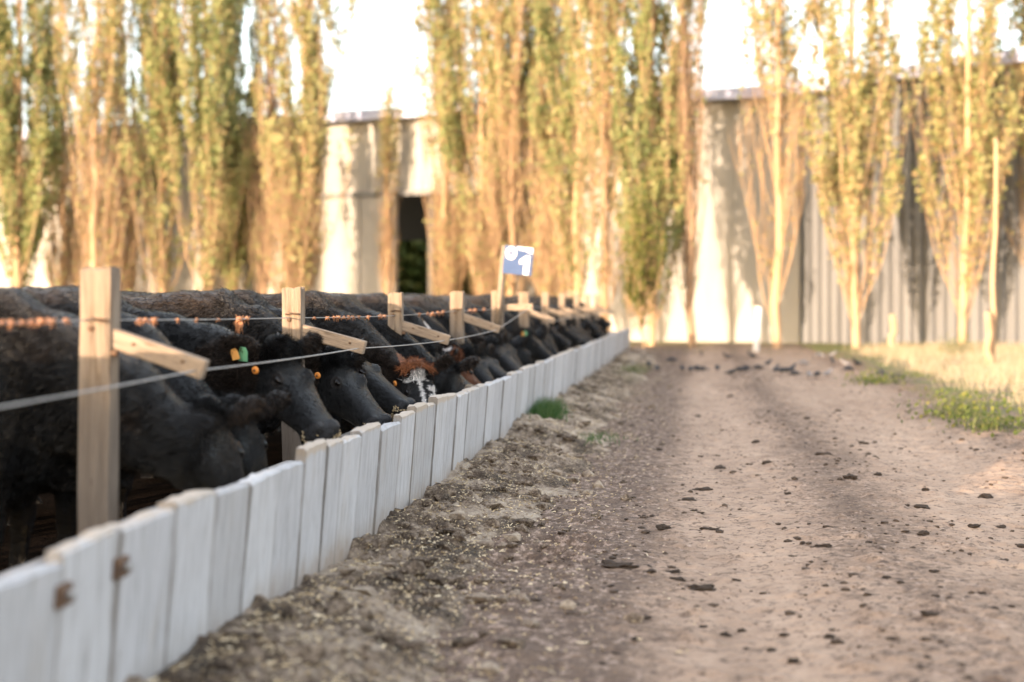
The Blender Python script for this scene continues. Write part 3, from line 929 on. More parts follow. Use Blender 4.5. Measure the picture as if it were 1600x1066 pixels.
variants = {
    'dense': poplar_meshes(1, 17, 1.75, 60, 14, 24000, 2.0, 0.45, 'leaf_green'),
    'mixed': poplar_meshes(2, 16, 1.6, 46, 16, 11500, 4.5, 0.25, 'leaf_green'),
    'gold': poplar_meshes(3, 16, 1.55, 46, 18, 9500, 4.5, 0.24, 'leaf_gold'),
    'bare': poplar_meshes(4, 16, 1.3, 44, 19, 4500, 6.0, 0.08, 'leaf_gold'),
    'thin': poplar_meshes(5, 12, 0.55, 40, 14, 1200, 7.0, 0.05, 'leaf_gold'),
    'dark': poplar_meshes(6, 15, 0.60, 60, 9, 1800, 9.0, 0.04, 'leaf_green', 'bark'),
    'vase': poplar_meshes(8, 17, 1.8, 62, 15, 12000, 3.2, 0.22, 'leaf_gold', vase=0.55),
    'fan': poplar_meshes(12, 5.4, 0.95, 46, 16, 700, 1.0, 0.4, 'leaf_gold'),
    'sapling': poplar_meshes(9, 3.4, 0.65, 40, 6, 2600, 0.5, 0.7, 'leaf_bush', leaf_size=0.06),
}
tree_spec = [  # px, Y, variant, scale, rot, label
    (-75, 43, 'dense', 1.05, 0.3, 'dense green poplar cut off by the left edge'),
    (28, 42, 'dense', 1.0, 2.0, 'densest dark green poplar, leftmost of the whole trees'),
    (98, 45, 'bare', 0.9, 1.0, 'slim poplar close behind the dense green one at left'),
    (150, 42, 'bare', 1.0, 4.0, 'bare orange twigged poplar right of the dense green one'),
    (205, 46, 'bare', 0.85, 1.3, 'golden poplar standing behind the nearest fence post at left'),
    (258, 43, 'mixed', 1.05, 0.2, 'yellow green poplar third from the nearest fence post'),
    (322, 42, 'mixed', 1.0, 3.1, 'green topped poplar with lower golden leaves left of the pale gap'),
    (370, 45, 'dense', 0.85, 4.4, 'shorter leafy poplar behind the second fence post'),
    (410, 43, 'dark', 1.05, 5.0, 'dark thin trunk poplar left of the second fence post'),
    (478, 41, 'gold', 1.0, 5.2, 'orange twigged poplar standing left of the open sky gap'),
    (607, 43, 'thin', 0.68, 0.4, 'low thin bare poplar alone below the sky gap'),
    (695, 42, 'bare', 1.0, 2.6, 'leaning leafy poplar right of the sky gap by the doorway'),
    (752, 41, 'mixed', 1.08, 4.8, 'tall poplar rising between shed doorway and blue sign'),
    (800, 40, 'bare', 1.0, 1.9, 'bare twigged poplar directly behind the blue sign'),
    (852, 41, 'gold', 1.05, 3.3, 'golden poplar just right of the blue sign'),
    (905, 42, 'mixed', 1.0, 0.9, 'yellow green poplar above the far end of the posts'),
    (945, 39, 'bare', 1.05, 2.2, 'poplar with one pale straight trunk above the trough end'),
    (1018, 39, 'dense', 1.0, 5.6, 'leafy green poplar left of the dark thin trunk'),
    (1085, 38.5, 'dark', 1.1, 2.7, 'dark narrow bare poplar at the end of the road'),
    (1214, 37.2, 'bare', 1.12, 0.6, 'golden poplar with straight pale trunk behind the white marker post'),
    (1338, 36.8, 'vase', 1.0, 1.2, 'vase shaped golden poplar in front of the grey shed'),
    (1502, 36.3, 'vase', 1.05, 4.1, 'widest golden poplar in front of the grey shed at right'),
    (1618, 38.0, 'gold', 1.0, 2.4, 'golden poplar cut off by the right edge'),
]
for px, Y, var, sc, rot, lab in tree_spec:
    if px < 900: Y += 6.0; sc *= 1.13          # the left rows stand close to the cream shed
    X = (px - VX) * Y / FPX
    t = empty('poplar_tree', (X, Y, 0), rot)
    t.scale = (sc, sc, sc)
    tag(t, lab, 'tree', 'poplars in front of the sheds')
    wm, lm = variants[var]
    link('trunk', wm, None, t); link('crown', lm, None, t)
for px, Y, sc, lab in ((1008, 37.0, 1.0, 'small green bushy sapling at the end of the trough'),):
    X = (px - VX) * Y / FPX
    t = empty('sapling', (X, Y, 0)); t.scale = (sc, sc, sc); tag(t, lab, 'sapling')
    wm, lm = variants['sapling']; link('trunk', wm, None, t); link('crown', lm, None, t)
for px, Y, sc, rot, lab in ((696, 46.5, 0.8, 0.3, 'orange twig thicket filling the middle of the shed doorway'), (776, 46.0, 1.05, 2.0, 'orange twig thicket at the right side of the shed doorway'),
                            (110, 49.5, 1.15, 1.0, 'orange twig thicket left of the nearest fence post'),
                            (196, 49.0, 1.2, 3.0, 'orange twig thicket right of the nearest fence post'), (452, 47.0, 1.1, 5.0, 'orange twig thicket behind the second fence post'),
                            (868, 43.0, 1.0, 0.7, 'orange twig thicket right of the blue sign')):
    X = (px - VX) * Y / FPX
    t = empty('twig_thicket', (X, Y, 0), rot); t.scale = (sc, sc, sc); tag(t, lab, 'thicket', 'low twig thickets under the poplars')
    wm, lm = variants['fan']; link('stem', wm, None, t); link('foliage', lm, None, t)
# hedge beyond the shed, seen through its two openings
hx = (Mx @ Vector((vo - 5, -26, 0)))
hd = empty('hedge', hx); tag(hd, 'green hedge seen through the open shed doorway', 'hedge')
r_ = np.random.default_rng(77)
C = r_.uniform((-7, -1.5, 0), (7, 1.5, 8.0), (16000, 3)); C[:, 2] *= 0.7 + 0.3 * vnoise(C[:, 0] * 1.2, C[:, 1] * 0 + 1, 3)
V_, F_ = leaves_np(C, 0.24, r_)
link('foliage', np_mesh('foliage', V_, F_, M['leaf_bush']), None, hd)

# ------------------------------------------------------------------ poles on the right
def leaning_pole(name, p0, p1, r0, r1, mat, label, cat, n=8, knots=()):
    e = empty(name, (p0.x, p0.y, 0))
    b = MB(); k = 9
    rr = random.Random(3)
    pts = [p0.lerp(p1, i / (k - 1)) + Vector((rr.uniform(-1, 1), rr.uniform(-1, 1), 0)) * (0.4 * r0 if 0 < i < k - 1 else 0) for i in range(k)]
    b.tube([p - Vector((p0.x, p0.y, 0)) for p in pts], [r0 + (r1 - r0) * i / (k - 1) for i in range(k)], n)
    o = b.build('shaft', mat, e)
    tag(e, label, cat); return e
p0 = at(1181, 550, 35.0); p0.z = -0.1; p1 = at(1186, 480, 35.0)
mp = MB(); b0, b1 = p0, p1
mp.tube([Vector((0, 0, -0.1)), Vector((p1.x - p0.x, 0, p1.z))], 0.085, 4)
e = mp.build('marker_post', M['white'], None, (p0.x, p0.y, 0), bevel=0.01)
tag(e, 'white marker post leaning slightly at the end of the dirt road', 'marker post')
p0 = at(1395, 552, 33.0); p0.z = -0.1
leaning_pole('short_post', p0, at(1394, 492, 33.0), 0.10, 0.085, M['dry'], 'short pale post standing in dry grass before the grey shed', 'post')
p0 = at(1551, 575, 26.0); p0.z = -0.1
leaning_pole('bare_pole', p0, at(1556, 216, 26.0), 0.06, 0.035, M['twig'], 'tall thin bare wooden pole in the dry grass at right', 'pole')
p0 = at(1546, 578, 25.8); p0.z = -0.1
leaning_pole('wooden_stake', p0, at(1543, 488, 25.8), 0.08, 0.065, M['twig'], 'short thick stake tied beside the tall thin pole', 'stake')

# ------------------------------------------------------------------ grass
def blades(name, P, h, w, mat, seed, bend=0.35, seg=3):
    r = np.random.default_rng(seed)
    n = len(P)
    hh = h * r.uniform(0.45, 1.25, n); ww = w * r.uniform(0.7, 1.3, n)
    a = r.uniform(0, 2 * math.pi, n); la = r.uniform(0, 2 * math.pi, n); bd = bend * r.uniform(0.2, 1.4, n) * hh
    V = []
    for i in range(seg + 1):
        s = i / seg
        c = P + np.stack([np.cos(la) * bd * s ** 2, np.sin(la) * bd * s ** 2, hh * (s - 0.25 * s ** 2 * bend)], 1)
        o = np.stack([np.cos(a), np.sin(a), np.zeros(n)], 1) * (ww * (1 - s * 0.9) / 2)[:, None]
        V += [c - o, c + o]
    V = np.stack(V, 1)
    k = 2 * (seg + 1)
    base = (np.arange(n) * k)[:, None]
    F = np.concatenate([base + np.array([[2*i, 2*i+1, 2*i+3, 2*i+2]]) for i in range(seg)], 1).reshape(-1, 4)
    return np_mesh(name, V.reshape(-1, 3), F, M[mat])
r = np.random.default_rng(5)
def sample(n, x0, x1, y0, y1, dens):
    X = r.uniform(x0, x1, n); Y = r.uniform(y0, y1, n)
    k = r.uniform(0, 1, n) < dens(X, Y)
    return np.stack([X[k], Y[k], np.full(k.sum(), -0.03)], 1)
def verge(Y): return 3.25 + 0.35 * (fbm(Y * 0.4, Y * 0 + 2.0, 5, 3) - 0.5) * 2
P = sample(110000, 3.0, 14, 8, 35, lambda X, Y: np.clip((X - verge(Y) - 0.25) / 1.1, 0, 1) * (0.25 + 0.75 * (fbm(X * 0.8, Y * 0.5, 8, 3) > 0.45)))
tag(link('dry_grass', blades('dry_grass', P, 0.32, 0.012, 'dry', 11, 0.5)), 'tall dry straw coloured grass on the right roadside', 'dry grass', kind='stuff')
P1 = sample(45000, 2.9, 9, 9, 38, lambda X, Y: np.clip(1 - np.abs(X - verge(Y) - 0.25) / 0.75, 0, 1) * np.clip((fbm(X * 1.6, Y * 1.0, 18, 4) - 0.46) * 7, 0, 1))
P2 = sample(40000, -9, 14, 33.5, 41, lambda X, Y: np.where(X > 3, 0.8, 0.12) * (fbm(X * 0.6, Y * 0.6, 28, 3) > 0.44))
tag(link('verge_grass', blades('verge_grass', np.concatenate([P1, P2]), 0.13, 0.012, 'grass', 12, 0.6)), 'short green grass along the road verge and shed foot', 'grass', kind='stuff')
# leafy weeds at the right verge
def weed(px, py, h, seed, label):
    X, Y = ground_at(px, py)
    rr = np.random.default_rng(seed)
    w = empty('weed_clump', (X, Y, 0)); tag(w, label, 'weed')
    P = np.stack([rr.normal(0, 0.16, 240), rr.normal(0, 0.16, 240), np.full(240, -0.02)], 1)
    link('stem', blades('stem', P, h, 0.014, 'grass', seed, 0.7), None, w)
    C = rr.normal(0, 1, (260, 3)) * np.array([0.26, 0.4, h * 0.35]) + np.array([0, 0, h * 0.5]); C[:, 2] = np.abs(C[:, 2])
    V_, F_ = leaves_np(C, 0.026, rr); link('foliage', np_mesh('foliage', V_, F_, M['leaf_bush']), None, w)
weed(1500, 652, 0.26, 31, 'leafy yellow green weed at the edge of dry grass, nearer one')
weed(1545, 670, 0.20, 32, 'green weed at the right road edge beside the leafy one')
weed(1372, 600, 0.16, 33, 'low green weed halfway along the right verge')
weed(1498, 560, 0.45, 34, 'green weed growing at the foot of the widest poplar')
# tufts by the trough
def tuft(px, py, n, sx, sy, h, seed, label, mat='tuft'):
    X, Y = ground_at(px, py)
    rr = np.random.default_rng(seed)
    P = np.stack([np.clip(rr.normal(0, sx, n), -2*sx, 3*sx), rr.normal(0, sy, n), np.full(n, -0.02)], 1)
    o = link('grass_tuft', blades('grass_tuft', P, h, 0.008, mat, seed, 0.6)); o.location = (X, Y, max(float(spill_z(np.array(X), np.array(Y))), 0.02))
    tag(o, label, 'grass tuft', kind=None if 'tuft at' in label else 'stuff')
tuft(850, 672, 1500, 0.085, 0.38, 0.22, 41, 'bright green grass tuft at the foot of the white trough')
tuft(915, 693, 420, 0.16, 0.28, 0.05, 42, 'low thin green grass patch right of the bright tuft', 'tuft')
tuft(985, 585, 700, 0.14, 1.1, 0.14, 43, 'short green grass by the far end of the trough', 'grass')

# straw flecks over the spill
n = 22000
X = -1.55 + np.abs(r.normal(0, 0.5, n)); Y = 2.6 + 26 * r.uniform(0, 1, n) ** 1.7
Z = np.maximum(spill_z(X, Y), road_z(X, Y)) + 0.004
c = np.stack([X, Y, Z], 1)
d = r.normal(size=(n, 3)); d[:, 2] *= 0.25; d /= np.linalg.norm(d, axis=1, keepdims=True)
e_ = np.cross(d, np.array([0, 0, 1.0])) ; e_ /= np.linalg.norm(e_, axis=1, keepdims=True) + 1e-9
Ls = 0.004 + 0.012 * r.uniform(0, 1, (n, 1)) ** 3; Ws = r.uniform(0.0012, 0.003, (n, 1))
V_ = np.stack([c - d*Ls - e_*Ws, c + d*Ls - e_*Ws, c + d*Ls + e_*Ws + [0, 0, 0.003], c - d*Ls + e_*Ws + [0, 0, 0.003]], 1).reshape(-1, 3)
tag(link('straw', np_mesh('straw', V_, np.arange(n * 4).reshape(n, 4), M['straw'])), 'loose straw flecks scattered over the spilled feed', 'straw', kind='stuff')

# ------------------------------------------------------------------ clods on the road
def clod_mesh(seed):
    b = MB(); rr = random.Random(seed)
    b.ico((0, 0, 0.28), (1, 0.7, 0.42), sub=3)
    off = [rr.uniform(-9, 9) for _ in range(2)]
    out = []
    for p in b.v:
        nx = float(vnoise(np.array(p[0] * 2.2 + off[0]), np.array(p[1] * 2.2 + p[2] * 3 + off[1]), seed)) - 0.5
        n2 = float(vnoise(np.array(p[0] * 6 + off[1]), np.array(p[1] * 6 + p[2] * 6), seed + 3)) - 0.5
        k = 1 + 0.75 * nx + 0.45 * n2
        out.append((p[0] * k, p[1] * k, p[2] * k))
    b.v = out; b.smooth = [False] * len(b.f)
    return b.mesh('dirt_clod', [M['clod']])
clods = [clod_mesh(s) for s in range(6)]
clod_px = [(1020,806,11),(1036,826,27),(1110,822,32),(966,888,72),(1053,890,32),(1057,902,34),(1095,914,54),(1018,896,18),(1151,904,14),(1099,975,16),(1132,986,24),(1158,979,16),
 (1206,1012,18),(1165,1007,12),(1226,990,18),(1250,966,10),(1296,998,22),(1241,1033,26),(1386,911,16),(1407,920,14),(1453,979,28),(1460,900,18),(1534,933,16),(1547,959,42),(1442,838,24),
 (1438,792,36),(1418,793,10),(1329,750,28),(1372,741,18),(1541,771,26),(1447,767,16),(1598,845,20),(1563,817,16),(1523,821,22),(1287,858,36),(1254,852,12),(1097,759,38),(1075,777,32),(1114,777,10),
 (1084,792,12),(1125,726,22),(1287,712,38),(1197,723,20),(1357,854,14),(1515,864,10),(1567,874,18),(1469,928,12),(1462,946,16),(1580,952,14),(994,998,18),(963,1022,16),(920,1007,14),(941,1040,14),
 (1030,700,14),(1180,690,16),(1260,655,12),(1350,690,16),(1230,770,14),(1010,640,10),(1090,650,14),(1140,620,12),(1310,640,12)]
for i, (px, py, w) in enumerate(clod_px):
    X, Y = ground_at(px, py)
    o = link('dirt_clod', clods[i % 6])
    s = w / 2 * Y / FPX * 0.95
    asp = 0.75 if w < 30 else 0.45
    o.scale = (s, s * (1.1 if w < 30 else 0.8), s * asp)
    o.location = (X, Y, float(road_z(np.array(X), np.array(Y))) - 0.10 * s)
    o.rotation_euler = (0, 0, random.uniform(-0.5, 0.5) if w > 30 else random.uniform(0, 6.28))
    big_ = {3: 'longest dark clod lying on the dirt road', 6: 'big flat dark clod on the road near the longest one'}
    tag(o, big_.get(i, 'dark dung clod lying on the pinkish dirt road'), 'dirt clod', 'dung clods on the road')
# crumbs: too many and too small to count
n = 21000
X = r.uniform(-0.9, 3.3, n); Y = 3.2 + 30 * r.uniform(0, 1, n) ** 1.6
keep = r.uniform(0, 1, n) < 0.25 + 0.75 * np.exp(-((X - 0.95) / 0.45) ** 2) + 0.7 * np.clip((X - 2.1), 0, 1) + 0.6 * np.clip(-0.1 - X, 0, 1)
keep &= fbm(X * 1.5, Y * 0.8, 66, 3) > 0.42
X, Y = X[keep], Y[keep]; n = len(X)
Z = road_z(X, Y)
bm = bmesh.new(); bmesh.ops.create_icosphere(bm, subdivisions=1, radius=1.0)
ic = np.array([v.co[:] for v in bm.verts]); icf = np.array([[v.index for v in f.verts] for f in bm.faces]); bm.free()
sz = 0.0025 + 0.013 * r.uniform(0, 1, n) ** 5
V_ = ic[None] * r.uniform(0.6, 1.4, (n, len(ic), 1)) * (sz[:, None] * r.uniform(0.5, 1.6, (n, 1)))[:, :, None] * np.array([1.3, 1.0, 0.6]) + np.stack([X, Y, Z + sz * 0.3], 1)[:, None]
F_ = (icf[None] + (np.arange(n) * len(ic))[:, None, None]).reshape(-1, 3)
tag(link('dirt', np_mesh('dirt', V_.reshape(-1, 3), F_, M['clod'])), 'small dung crumbs strewn over the dirt road', 'dirt crumbs', kind='stuff')
# lumps in the spill bank
n = 1500
X = -1.5 + np.abs(r.normal(0, 0.42, n)); Y = 2.8 + 24 * r.uniform(0, 1, n) ** 1.6
Z = np.maximum(spill_z(X, Y), road_z(X, Y))
sz = 0.008 + 0.04 * r.uniform(0, 1, n) ** 3
V_ = ic[None] * r.uniform(0.55, 1.45, (n, len(ic), 1)) * sz[:, None, None] * np.array([1.2, 1.0, 0.7]) + np.stack([X, Y, Z + sz * 0.2], 1)[:, None]
F_ = (icf[None] + (np.arange(n) * len(ic))[:, None, None]).reshape(-1, 3)
tag(link('manure', np_mesh('manure', V_.reshape(-1, 3), F_, M['spill'])), 'loose manure lumps on the spilled feed bank', 'manure', kind='stuff')

# ------------------------------------------------------------------ cattle
BLACK = (0.0025, 0.0025, 0.0028)
def cow_parts(seed, poll, yaw, pitch, size=1.0, voxel=0.018, fur_n=6000, paint=None, head=1.02, ear_droop=0.0, tags=(), crumbs=0):
    """builds the meshes of one cow in its own frame: brisket at x=0, facing +x.
       poll: position of the poll; yaw towards +y, pitch negative = nose down"""
    rr = random.Random(seed)
    b = MB()
    Yv, Zv = Vector((0, 1, 0)), Vector((0, 0, 1))
    def sec(x, top, bot, w, mid=0.52):
        c = bot + (top - bot) * mid
        return (Vector((x, 0, c)), Yv, Zv, w, top - c, c - bot)
    j = lambda a: rr.uniform(-a, a)
    b.loft([sec(-1.80, 1.10, 0.98, 0.05), sec(-1.76, 1.20, 0.85, 0.14), sec(-1.64, 1.275 + j(.01), 0.74, 0.235), sec(-1.42, 1.315 + j(.012), 0.64, 0.285), sec(-1.15, 1.305 + j(.01), 0.47, 0.315),
            sec(-0.85, 1.295 + j(.01), 0.43, 0.335 + j(.015)), sec(-0.55, 1.295, 0.42, 0.325), sec(-0.32, 1.315 + j(.01), 0.42, 0.285), sec(-0.14, 1.315 + j(.01), 0.45, 0.25), sec(0.0, 1.22, 0.56, 0.20), sec(0.08, 1.10, 0.64, 0.13)], 24)
    d = Vector((math.cos(pitch) * math.cos(yaw), math.cos(pitch) * math.sin(yaw), math.sin(pitch)))
    rgt = Vector((math.sin(yaw), -math.cos(yaw), 0))
    u = rgt.cross(d)
    P = Vector(poll); hs = head
    def H(t, s, up): return P + (d * t + rgt * s + u * up) * hs
    hsec = [(-0.06, .050, .020, .060), (-0.03, .085, .05, .12), (.03, .106, .062, .175), (.10, .116, .066, .215), (.18, .112, .064, .225), (.25, .097, .060, .205), (.33, .086, .057, .175),
            (.40, .082, .055, .150), (.455, .090, .056, .138), (.495, .088, .050, .118), (.525, .066, .030, .078)]
    b.loft([(H(t, 0, -0.055 - 0.03 * max(t, 0)), rgt, u, w * hs, (hu + 0.0) * hs, (hd - 0.055) * hs) for t, w, hu, hd in hsec], 20)
    # poll, brows, cheeks, nose pad, chin
    Mh = Matrix((d, rgt, u)).transposed()
    b.ico(H(-0.005, 0, 0.02), (0.075 * hs, 0.075 * hs, 0.05 * hs), Mh)
    for s in (-1, 1):
        b.ico(H(.165, s * .084, -.008), (0.045 * hs, 0.022 * hs, 0.026 * hs), Mh)
        b.ico(H(.13, s * .066, -.14), (0.11 * hs, 0.048 * hs, 0.10 * hs), Mh)
        b.ico(H(.485, s * .042, -.035), (0.040 * hs, 0.036 * hs, 0.036 * hs), Mh)
    b.ico(H(.45, 0, -.165), (0.055 * hs, 0.055 * hs, 0.026 * hs), Mh)
    # neck
    S = Vector((-0.20, 0, 0.96)); E = H(0.05, 0, -0.095)
    c1 = S + Vector((0.32, 0, 0.04)); c2 = E - (d * 0.35 + Vector((0.85, 0, -0.10))).normalized() * 0.26
    secs = []
    K = 9
    for i in range(K):
        s = i / (K - 1)
        p = S * (1-s)**3 + c1 * 3*s*(1-s)**2 + c2 * 3*s*s*(1-s) + E * s**3
        t = ((c1 - S) * 3*(1-s)**2 + (c2 - c1) * 6*s*(1-s) + (E - c2) * 3*s*s).normalized()
        side = Vector((t.y, -t.x, 0)); side = side.normalized() if side.length > 0.05 else Vector((0, -1, 0))
        if side.dot(Vector((0, -1, 0))) < 0: side = -side
        uu = side.cross(t)
        ss = s ** 0.85
        secs.append((p, side, uu, 0.235 + (0.105 * hs - 0.235) * ss, 0.33 + (0.085 - 0.33) * ss, 0.38 + (0.17 - 0.38) * ss))
    b.loft(secs, 20)
    # dewlap
    b.ico((0.06, 0, 0.66), (0.16, 0.07, 0.16)); 
    for s in (-1, 1):
        b.ico((-0.20, s * 0.19, 0.86), (0.20, 0.10, 0.33)); b.ico((-1.46, s * 0.17, 0.96), (0.25, 0.14, 0.32))
        b.ico((-1.30, s * 0.22, 1.22), (0.09, 0.06, 0.06)); b.ico((-0.9, s * 0.20, 0.80), (0.40, 0.15, 0.24))
        # front leg
        fx = -0.17 + j(.05)
        def leg(pts):
            b.loft([(Vector(p), Vector((1, 0, 0)), Vector((0, 1, 0)), rx, ry, ry) for p, rx, ry in pts], 12)
        leg([((fx, s*.17, .80), .12, .08), ((fx + .01, s*.17, .60), .085, .065), ((fx + .02, s*.165, .44), .055, .05), ((fx + .02, s*.165, .38), .052, .048), ((fx + .01, s*.165, .28), .036, .034),
             ((fx, s*.165, .15), .036, .034), ((fx + .01, s*.165, .10), .045, .042), ((fx + .03, s*.165, .055), .042, .042), ((fx + .05, s*.165, .0), .062, .055)])
        hx_ = -1.52 + j(.06)
        leg([((hx_ + .06, s*.17, .92), .24, .09), ((hx_ + .08, s*.17, .72), .16, .08), ((hx_ - .02, s*.165, .54), .075, .05), ((hx_ - .08, s*.165, .47), .06, .045), ((hx_ - .07, s*.165, .40), .045, .04),
             ((hx_ - .04, s*.165, .25), .036, .034), ((hx_ - .02, s*.165, .11), .046, .042), ((hx_ + .01, s*.165, .055), .042, .042), ((hx_ + .03, s*.165, 0), .062, .055)])
    # tail
    b.loft([(Vector((-1.78 - .03 * math.sin(q * 2), 0.02 * q, 1.20 - q)), Vector((1, 0, 0)), Vector((0, 1, 0)), w_, w_, w_) for q, w_ in ((0.0, .045), (.08, .04), (.3, .026), (.55, .024), (.7, .04), (.85, .045), (.95, .012))], 8)
    # ears
    ears = {}
    for s in (-1, 1):
        root = H(0.012, s * 0.085, -0.005)
        e = (rgt * s * 0.85 - d * 0.42 + u * (0.06 - ear_droop) + Vector((0, 0, j(.12)))).normalized()
        v = (u * 0.85 - d * 0.45); v = (v - e * v.dot(e)).normalized()
        nrm = e.cross(v)
        Lr = 0.205 * hs
        b.loft([(root + e * (Lr * q), v, nrm, w_ * hs, th * hs, th * hs) for q, w_, th in ((-.08, .03, .026), (.08, .038, .022), (.3, .056, .017), (.55, .062, .015), (.78, .050, .014), (.94, .026, .013), (1.0, .010, .010))], 12)
        ears[s] = (root, e, v, nrm, Lr)
    if size != 1.0: pass
    me0 = b.mesh('body')
    bm = bmesh.new(); bm.from_mesh(me0); bmesh.ops.recalc_face_normals(bm, faces=bm.faces); bm.to_mesh(me0); bm.free()
    tmp = bpy.data.objects.new('tmp', me0); col.objects.link(tmp)
    mo = tmp.modifiers.new('r', 'REMESH'); mo.mode = 'VOXEL'; mo.voxel_size = voxel; mo.use_smooth_shade = True
    sm = tmp.modifiers.new('s', 'SMOOTH'); sm.factor = 0.5; sm.iterations = 3
    dg = bpy.context.evaluated_depsgraph_get()
    me = bpy.data.meshes.new_from_object(tmp.evaluated_get(dg))
    bpy.data.objects.remove(tmp); bpy.data.meshes.remove(me0)
    me.name = 'body'
    n = len(me.vertices)
    co = np.empty(n * 3, np.float32); me.vertices.foreach_get('co', co); co = co.reshape(-1, 3).astype(float)
    no = np.empty(n * 3, np.float32); me.vertices.foreach_get('normal', no); no = no.reshape(-1, 3).astype(float)
    rel = (co - np.array(P)) / hs
    ht, hsd, hu_ = rel @ np.array(d), rel @ np.array(rgt), rel @ np.array(u)
    # nostrils and mouth pressed in, eye sockets
    for s in (-1, 1):
        for (t0, s0, u0_, rad_, dep) in ((.508, s * .046, -.045, .020, .030), (.178, s * .105, -.012, .026, .010)):
            q = np.sqrt((ht - t0) ** 2 + (hsd - s0) ** 2 + (hu_ - u0_) ** 2)
            co -= no * (dep * np.exp(-(q / rad_) ** 2))[:, None]
    mouth = np.exp(-((hu_ + 0.130 + 0.05 * (0.5 - ht)) / 0.008) ** 2) * (ht > .36) * (ht < .56)
    co -= no * (0.007 * mouth)[:, None]
    # muscle, folds and lie of the coat
    fold = fbm(co[:, 0] * 5.0 + co[:, 2] * 3, co[:, 1] * 3 + co[:, 2] * 2.5, seed, 3) - 0.5
    ridge = np.exp(-((co[:, 0] - 0.1) / 0.35) ** 2) * (ht < -0.02) * np.sin(co[:, 0] * 26 + co[:, 2] * 9 + fold * 6) * 0.008
    lie = fbm((co[:, 2] + 0.62 * co[:, 0]) * 11 + co[:, 1] * 2, (co[:, 0] - 0.62 * co[:, 2]) * 1.6 + co[:, 1], seed + 40, 4, 0.6) - 0.5
    co += no * (0.035 * lie * np.clip((co[:, 0] + 0.75) / 0.4, 0, 1) * (ht < 0.0))[:, None]
    co += no * (0.03 * fold * (np.abs(ht - 0.2) > 0.35) + ridge)[:, None]
    me.vertices.foreach_set('co', co.astype(np.float32).ravel()); me.update()
    me.vertices.foreach_get('normal', (nn := np.empty(n * 3, np.float32))); no = nn.reshape(-1, 3).astype(float)
    c = np.tile(np.array(BLACK), (n, 1))
    back = np.clip((co[:, 2] - 1.13) / 0.15, 0, 1) * (co[:, 0] < 0.05) * fbm(co[:, 0] * 3, co[:, 1] * 5, seed + 5, 3)
    c += back[:, None] * np.array([0.040, 0.027, 0.018])
    dusty = np.clip(fbm(co[:, 0] * 4, co[:, 2] * 4 + co[:, 1], seed + 8, 3) - 0.5, 0, 1)
    c += dusty[:, None] * np.array([0.016, 0.012, 0.009])
    muz = np.clip((ht - 0.46) / 0.03, 0, 1) * (np.abs(hsd) < 0.1) * (np.abs(hu_ + .05) < 0.12)
    c = c * (1 - muz[:, None]) + muz[:, None] * np.array([0.030, 0.030, 0.033])
    ring = np.sqrt((ht - 0.176) ** 2 + (np.abs(hsd) - 0.096) ** 2 + (hu_ + 0.018) ** 2)
    c += (np.exp(-((ring - 0.027) / 0.009) ** 2))[:, None] * np.array([0.022, 0.018, 0.016])
    earv = (np.abs(hsd) > 0.115) & (np.abs(ht) < 0.16) & (np.abs(hu_) < 0.22)
    c = np.where(earv[:, None], c + np.array([0.016, 0.011, 0.008]), c)
    if paint: c = paint(c, ht, hsd, hu_, co)
    at_ = me.attributes.new('coat', 'FLOAT_COLOR', 'POINT')
    at_.data.foreach_set('color', np.concatenate([c, np.ones((n, 1))], 1).astype(np.float32).ravel())
    me.materials.clear(); me.materials.append(M['coat'])
    # fur: fine tapering hairs lying along the body
    r_ = np.random.default_rng(seed)
    nf = len(me.polygons)
    lt = np.empty(nf, np.int32); me.polygons.foreach_get('loop_total', lt)
    ar = np.empty(nf, np.float32); me.polygons.foreach_get('area', ar)
    cen = np.empty(nf * 3, np.float32); me.polygons.foreach_get('center', cen); cen = cen.reshape(-1, 3).astype(float)
    fn = np.empty(nf * 3, np.float32); me.polygons.foreach_get('normal', fn); fn = fn.reshape(-1, 3).astype(float)
    v0 = np.empty(nf, np.int32); ls = np.empty(nf, np.int32); me.polygons.foreach_get('loop_start', ls)
    lv = np.empty(len(me.loops), np.int32); me.loops.foreach_get('vertex_index', lv); v0 = lv[ls]
    relf = (cen - np.array(P)) / hs
    ft, fs, fu = relf @ np.array(d), relf @ np.array(rgt), relf @ np.array(u)
    ear_w = (np.abs(fs) > 0.115) * (np.abs(ft) < 0.14) * (np.abs(fu) < 0.2)
    poll_w = np.exp(-((ft - 0.0) / 0.07) ** 2) * (fu > -0.03) * (np.abs(fs) < 0.12)
    near_head = (ft > -0.1) * (np.abs(fs) < 0.16) * (np.abs(fu) < 0.25)
    prob = ar * (1 + 5 * ear_w + 7 * poll_w + 1.2 * np.clip((cen[:, 2] - 1.0) / 0.2, 0, 1) + 1.0 * near_head) * (cen[:, 2] > 0.45) * np.where((ft > .44) & near_head, 0.0, 1.0)
    pk = r_.choice(nf, fur_n, p=prob / prob.sum())
    B = cen[pk] + r_.uniform(-voxel * .5, voxel * .5, (fur_n, 3)); Nn = fn[pk]; B -= Nn * 0.003
    flow = np.tile(np.array([-0.8, 0, -0.45]), (fur_n, 1)) + r_.normal(0, 0.35, (fur_n, 3))
    isear = ear_w[pk] > 0; ispoll = poll_w[pk] > 0.3; ish = near_head[pk] > 0
    flow[ispoll] = np.array(d) * 0.5 + r_.normal(0, 0.6, (ispoll.sum(), 3))
    sgn = np.sign(fs[pk])
    flow[isear] = (np.array(rgt)[None] * sgn[isear, None]) + r_.normal(0, 0.5, (isear.sum(), 3))
    flow[ish & ~ispoll & ~isear] = -np.array(d) * 0.3 + r_.normal(0, 0.3, ((ish & ~ispoll & ~isear).sum(), 3))
    flow -= Nn * np.sum(flow * Nn, axis=1, keepdims=True)
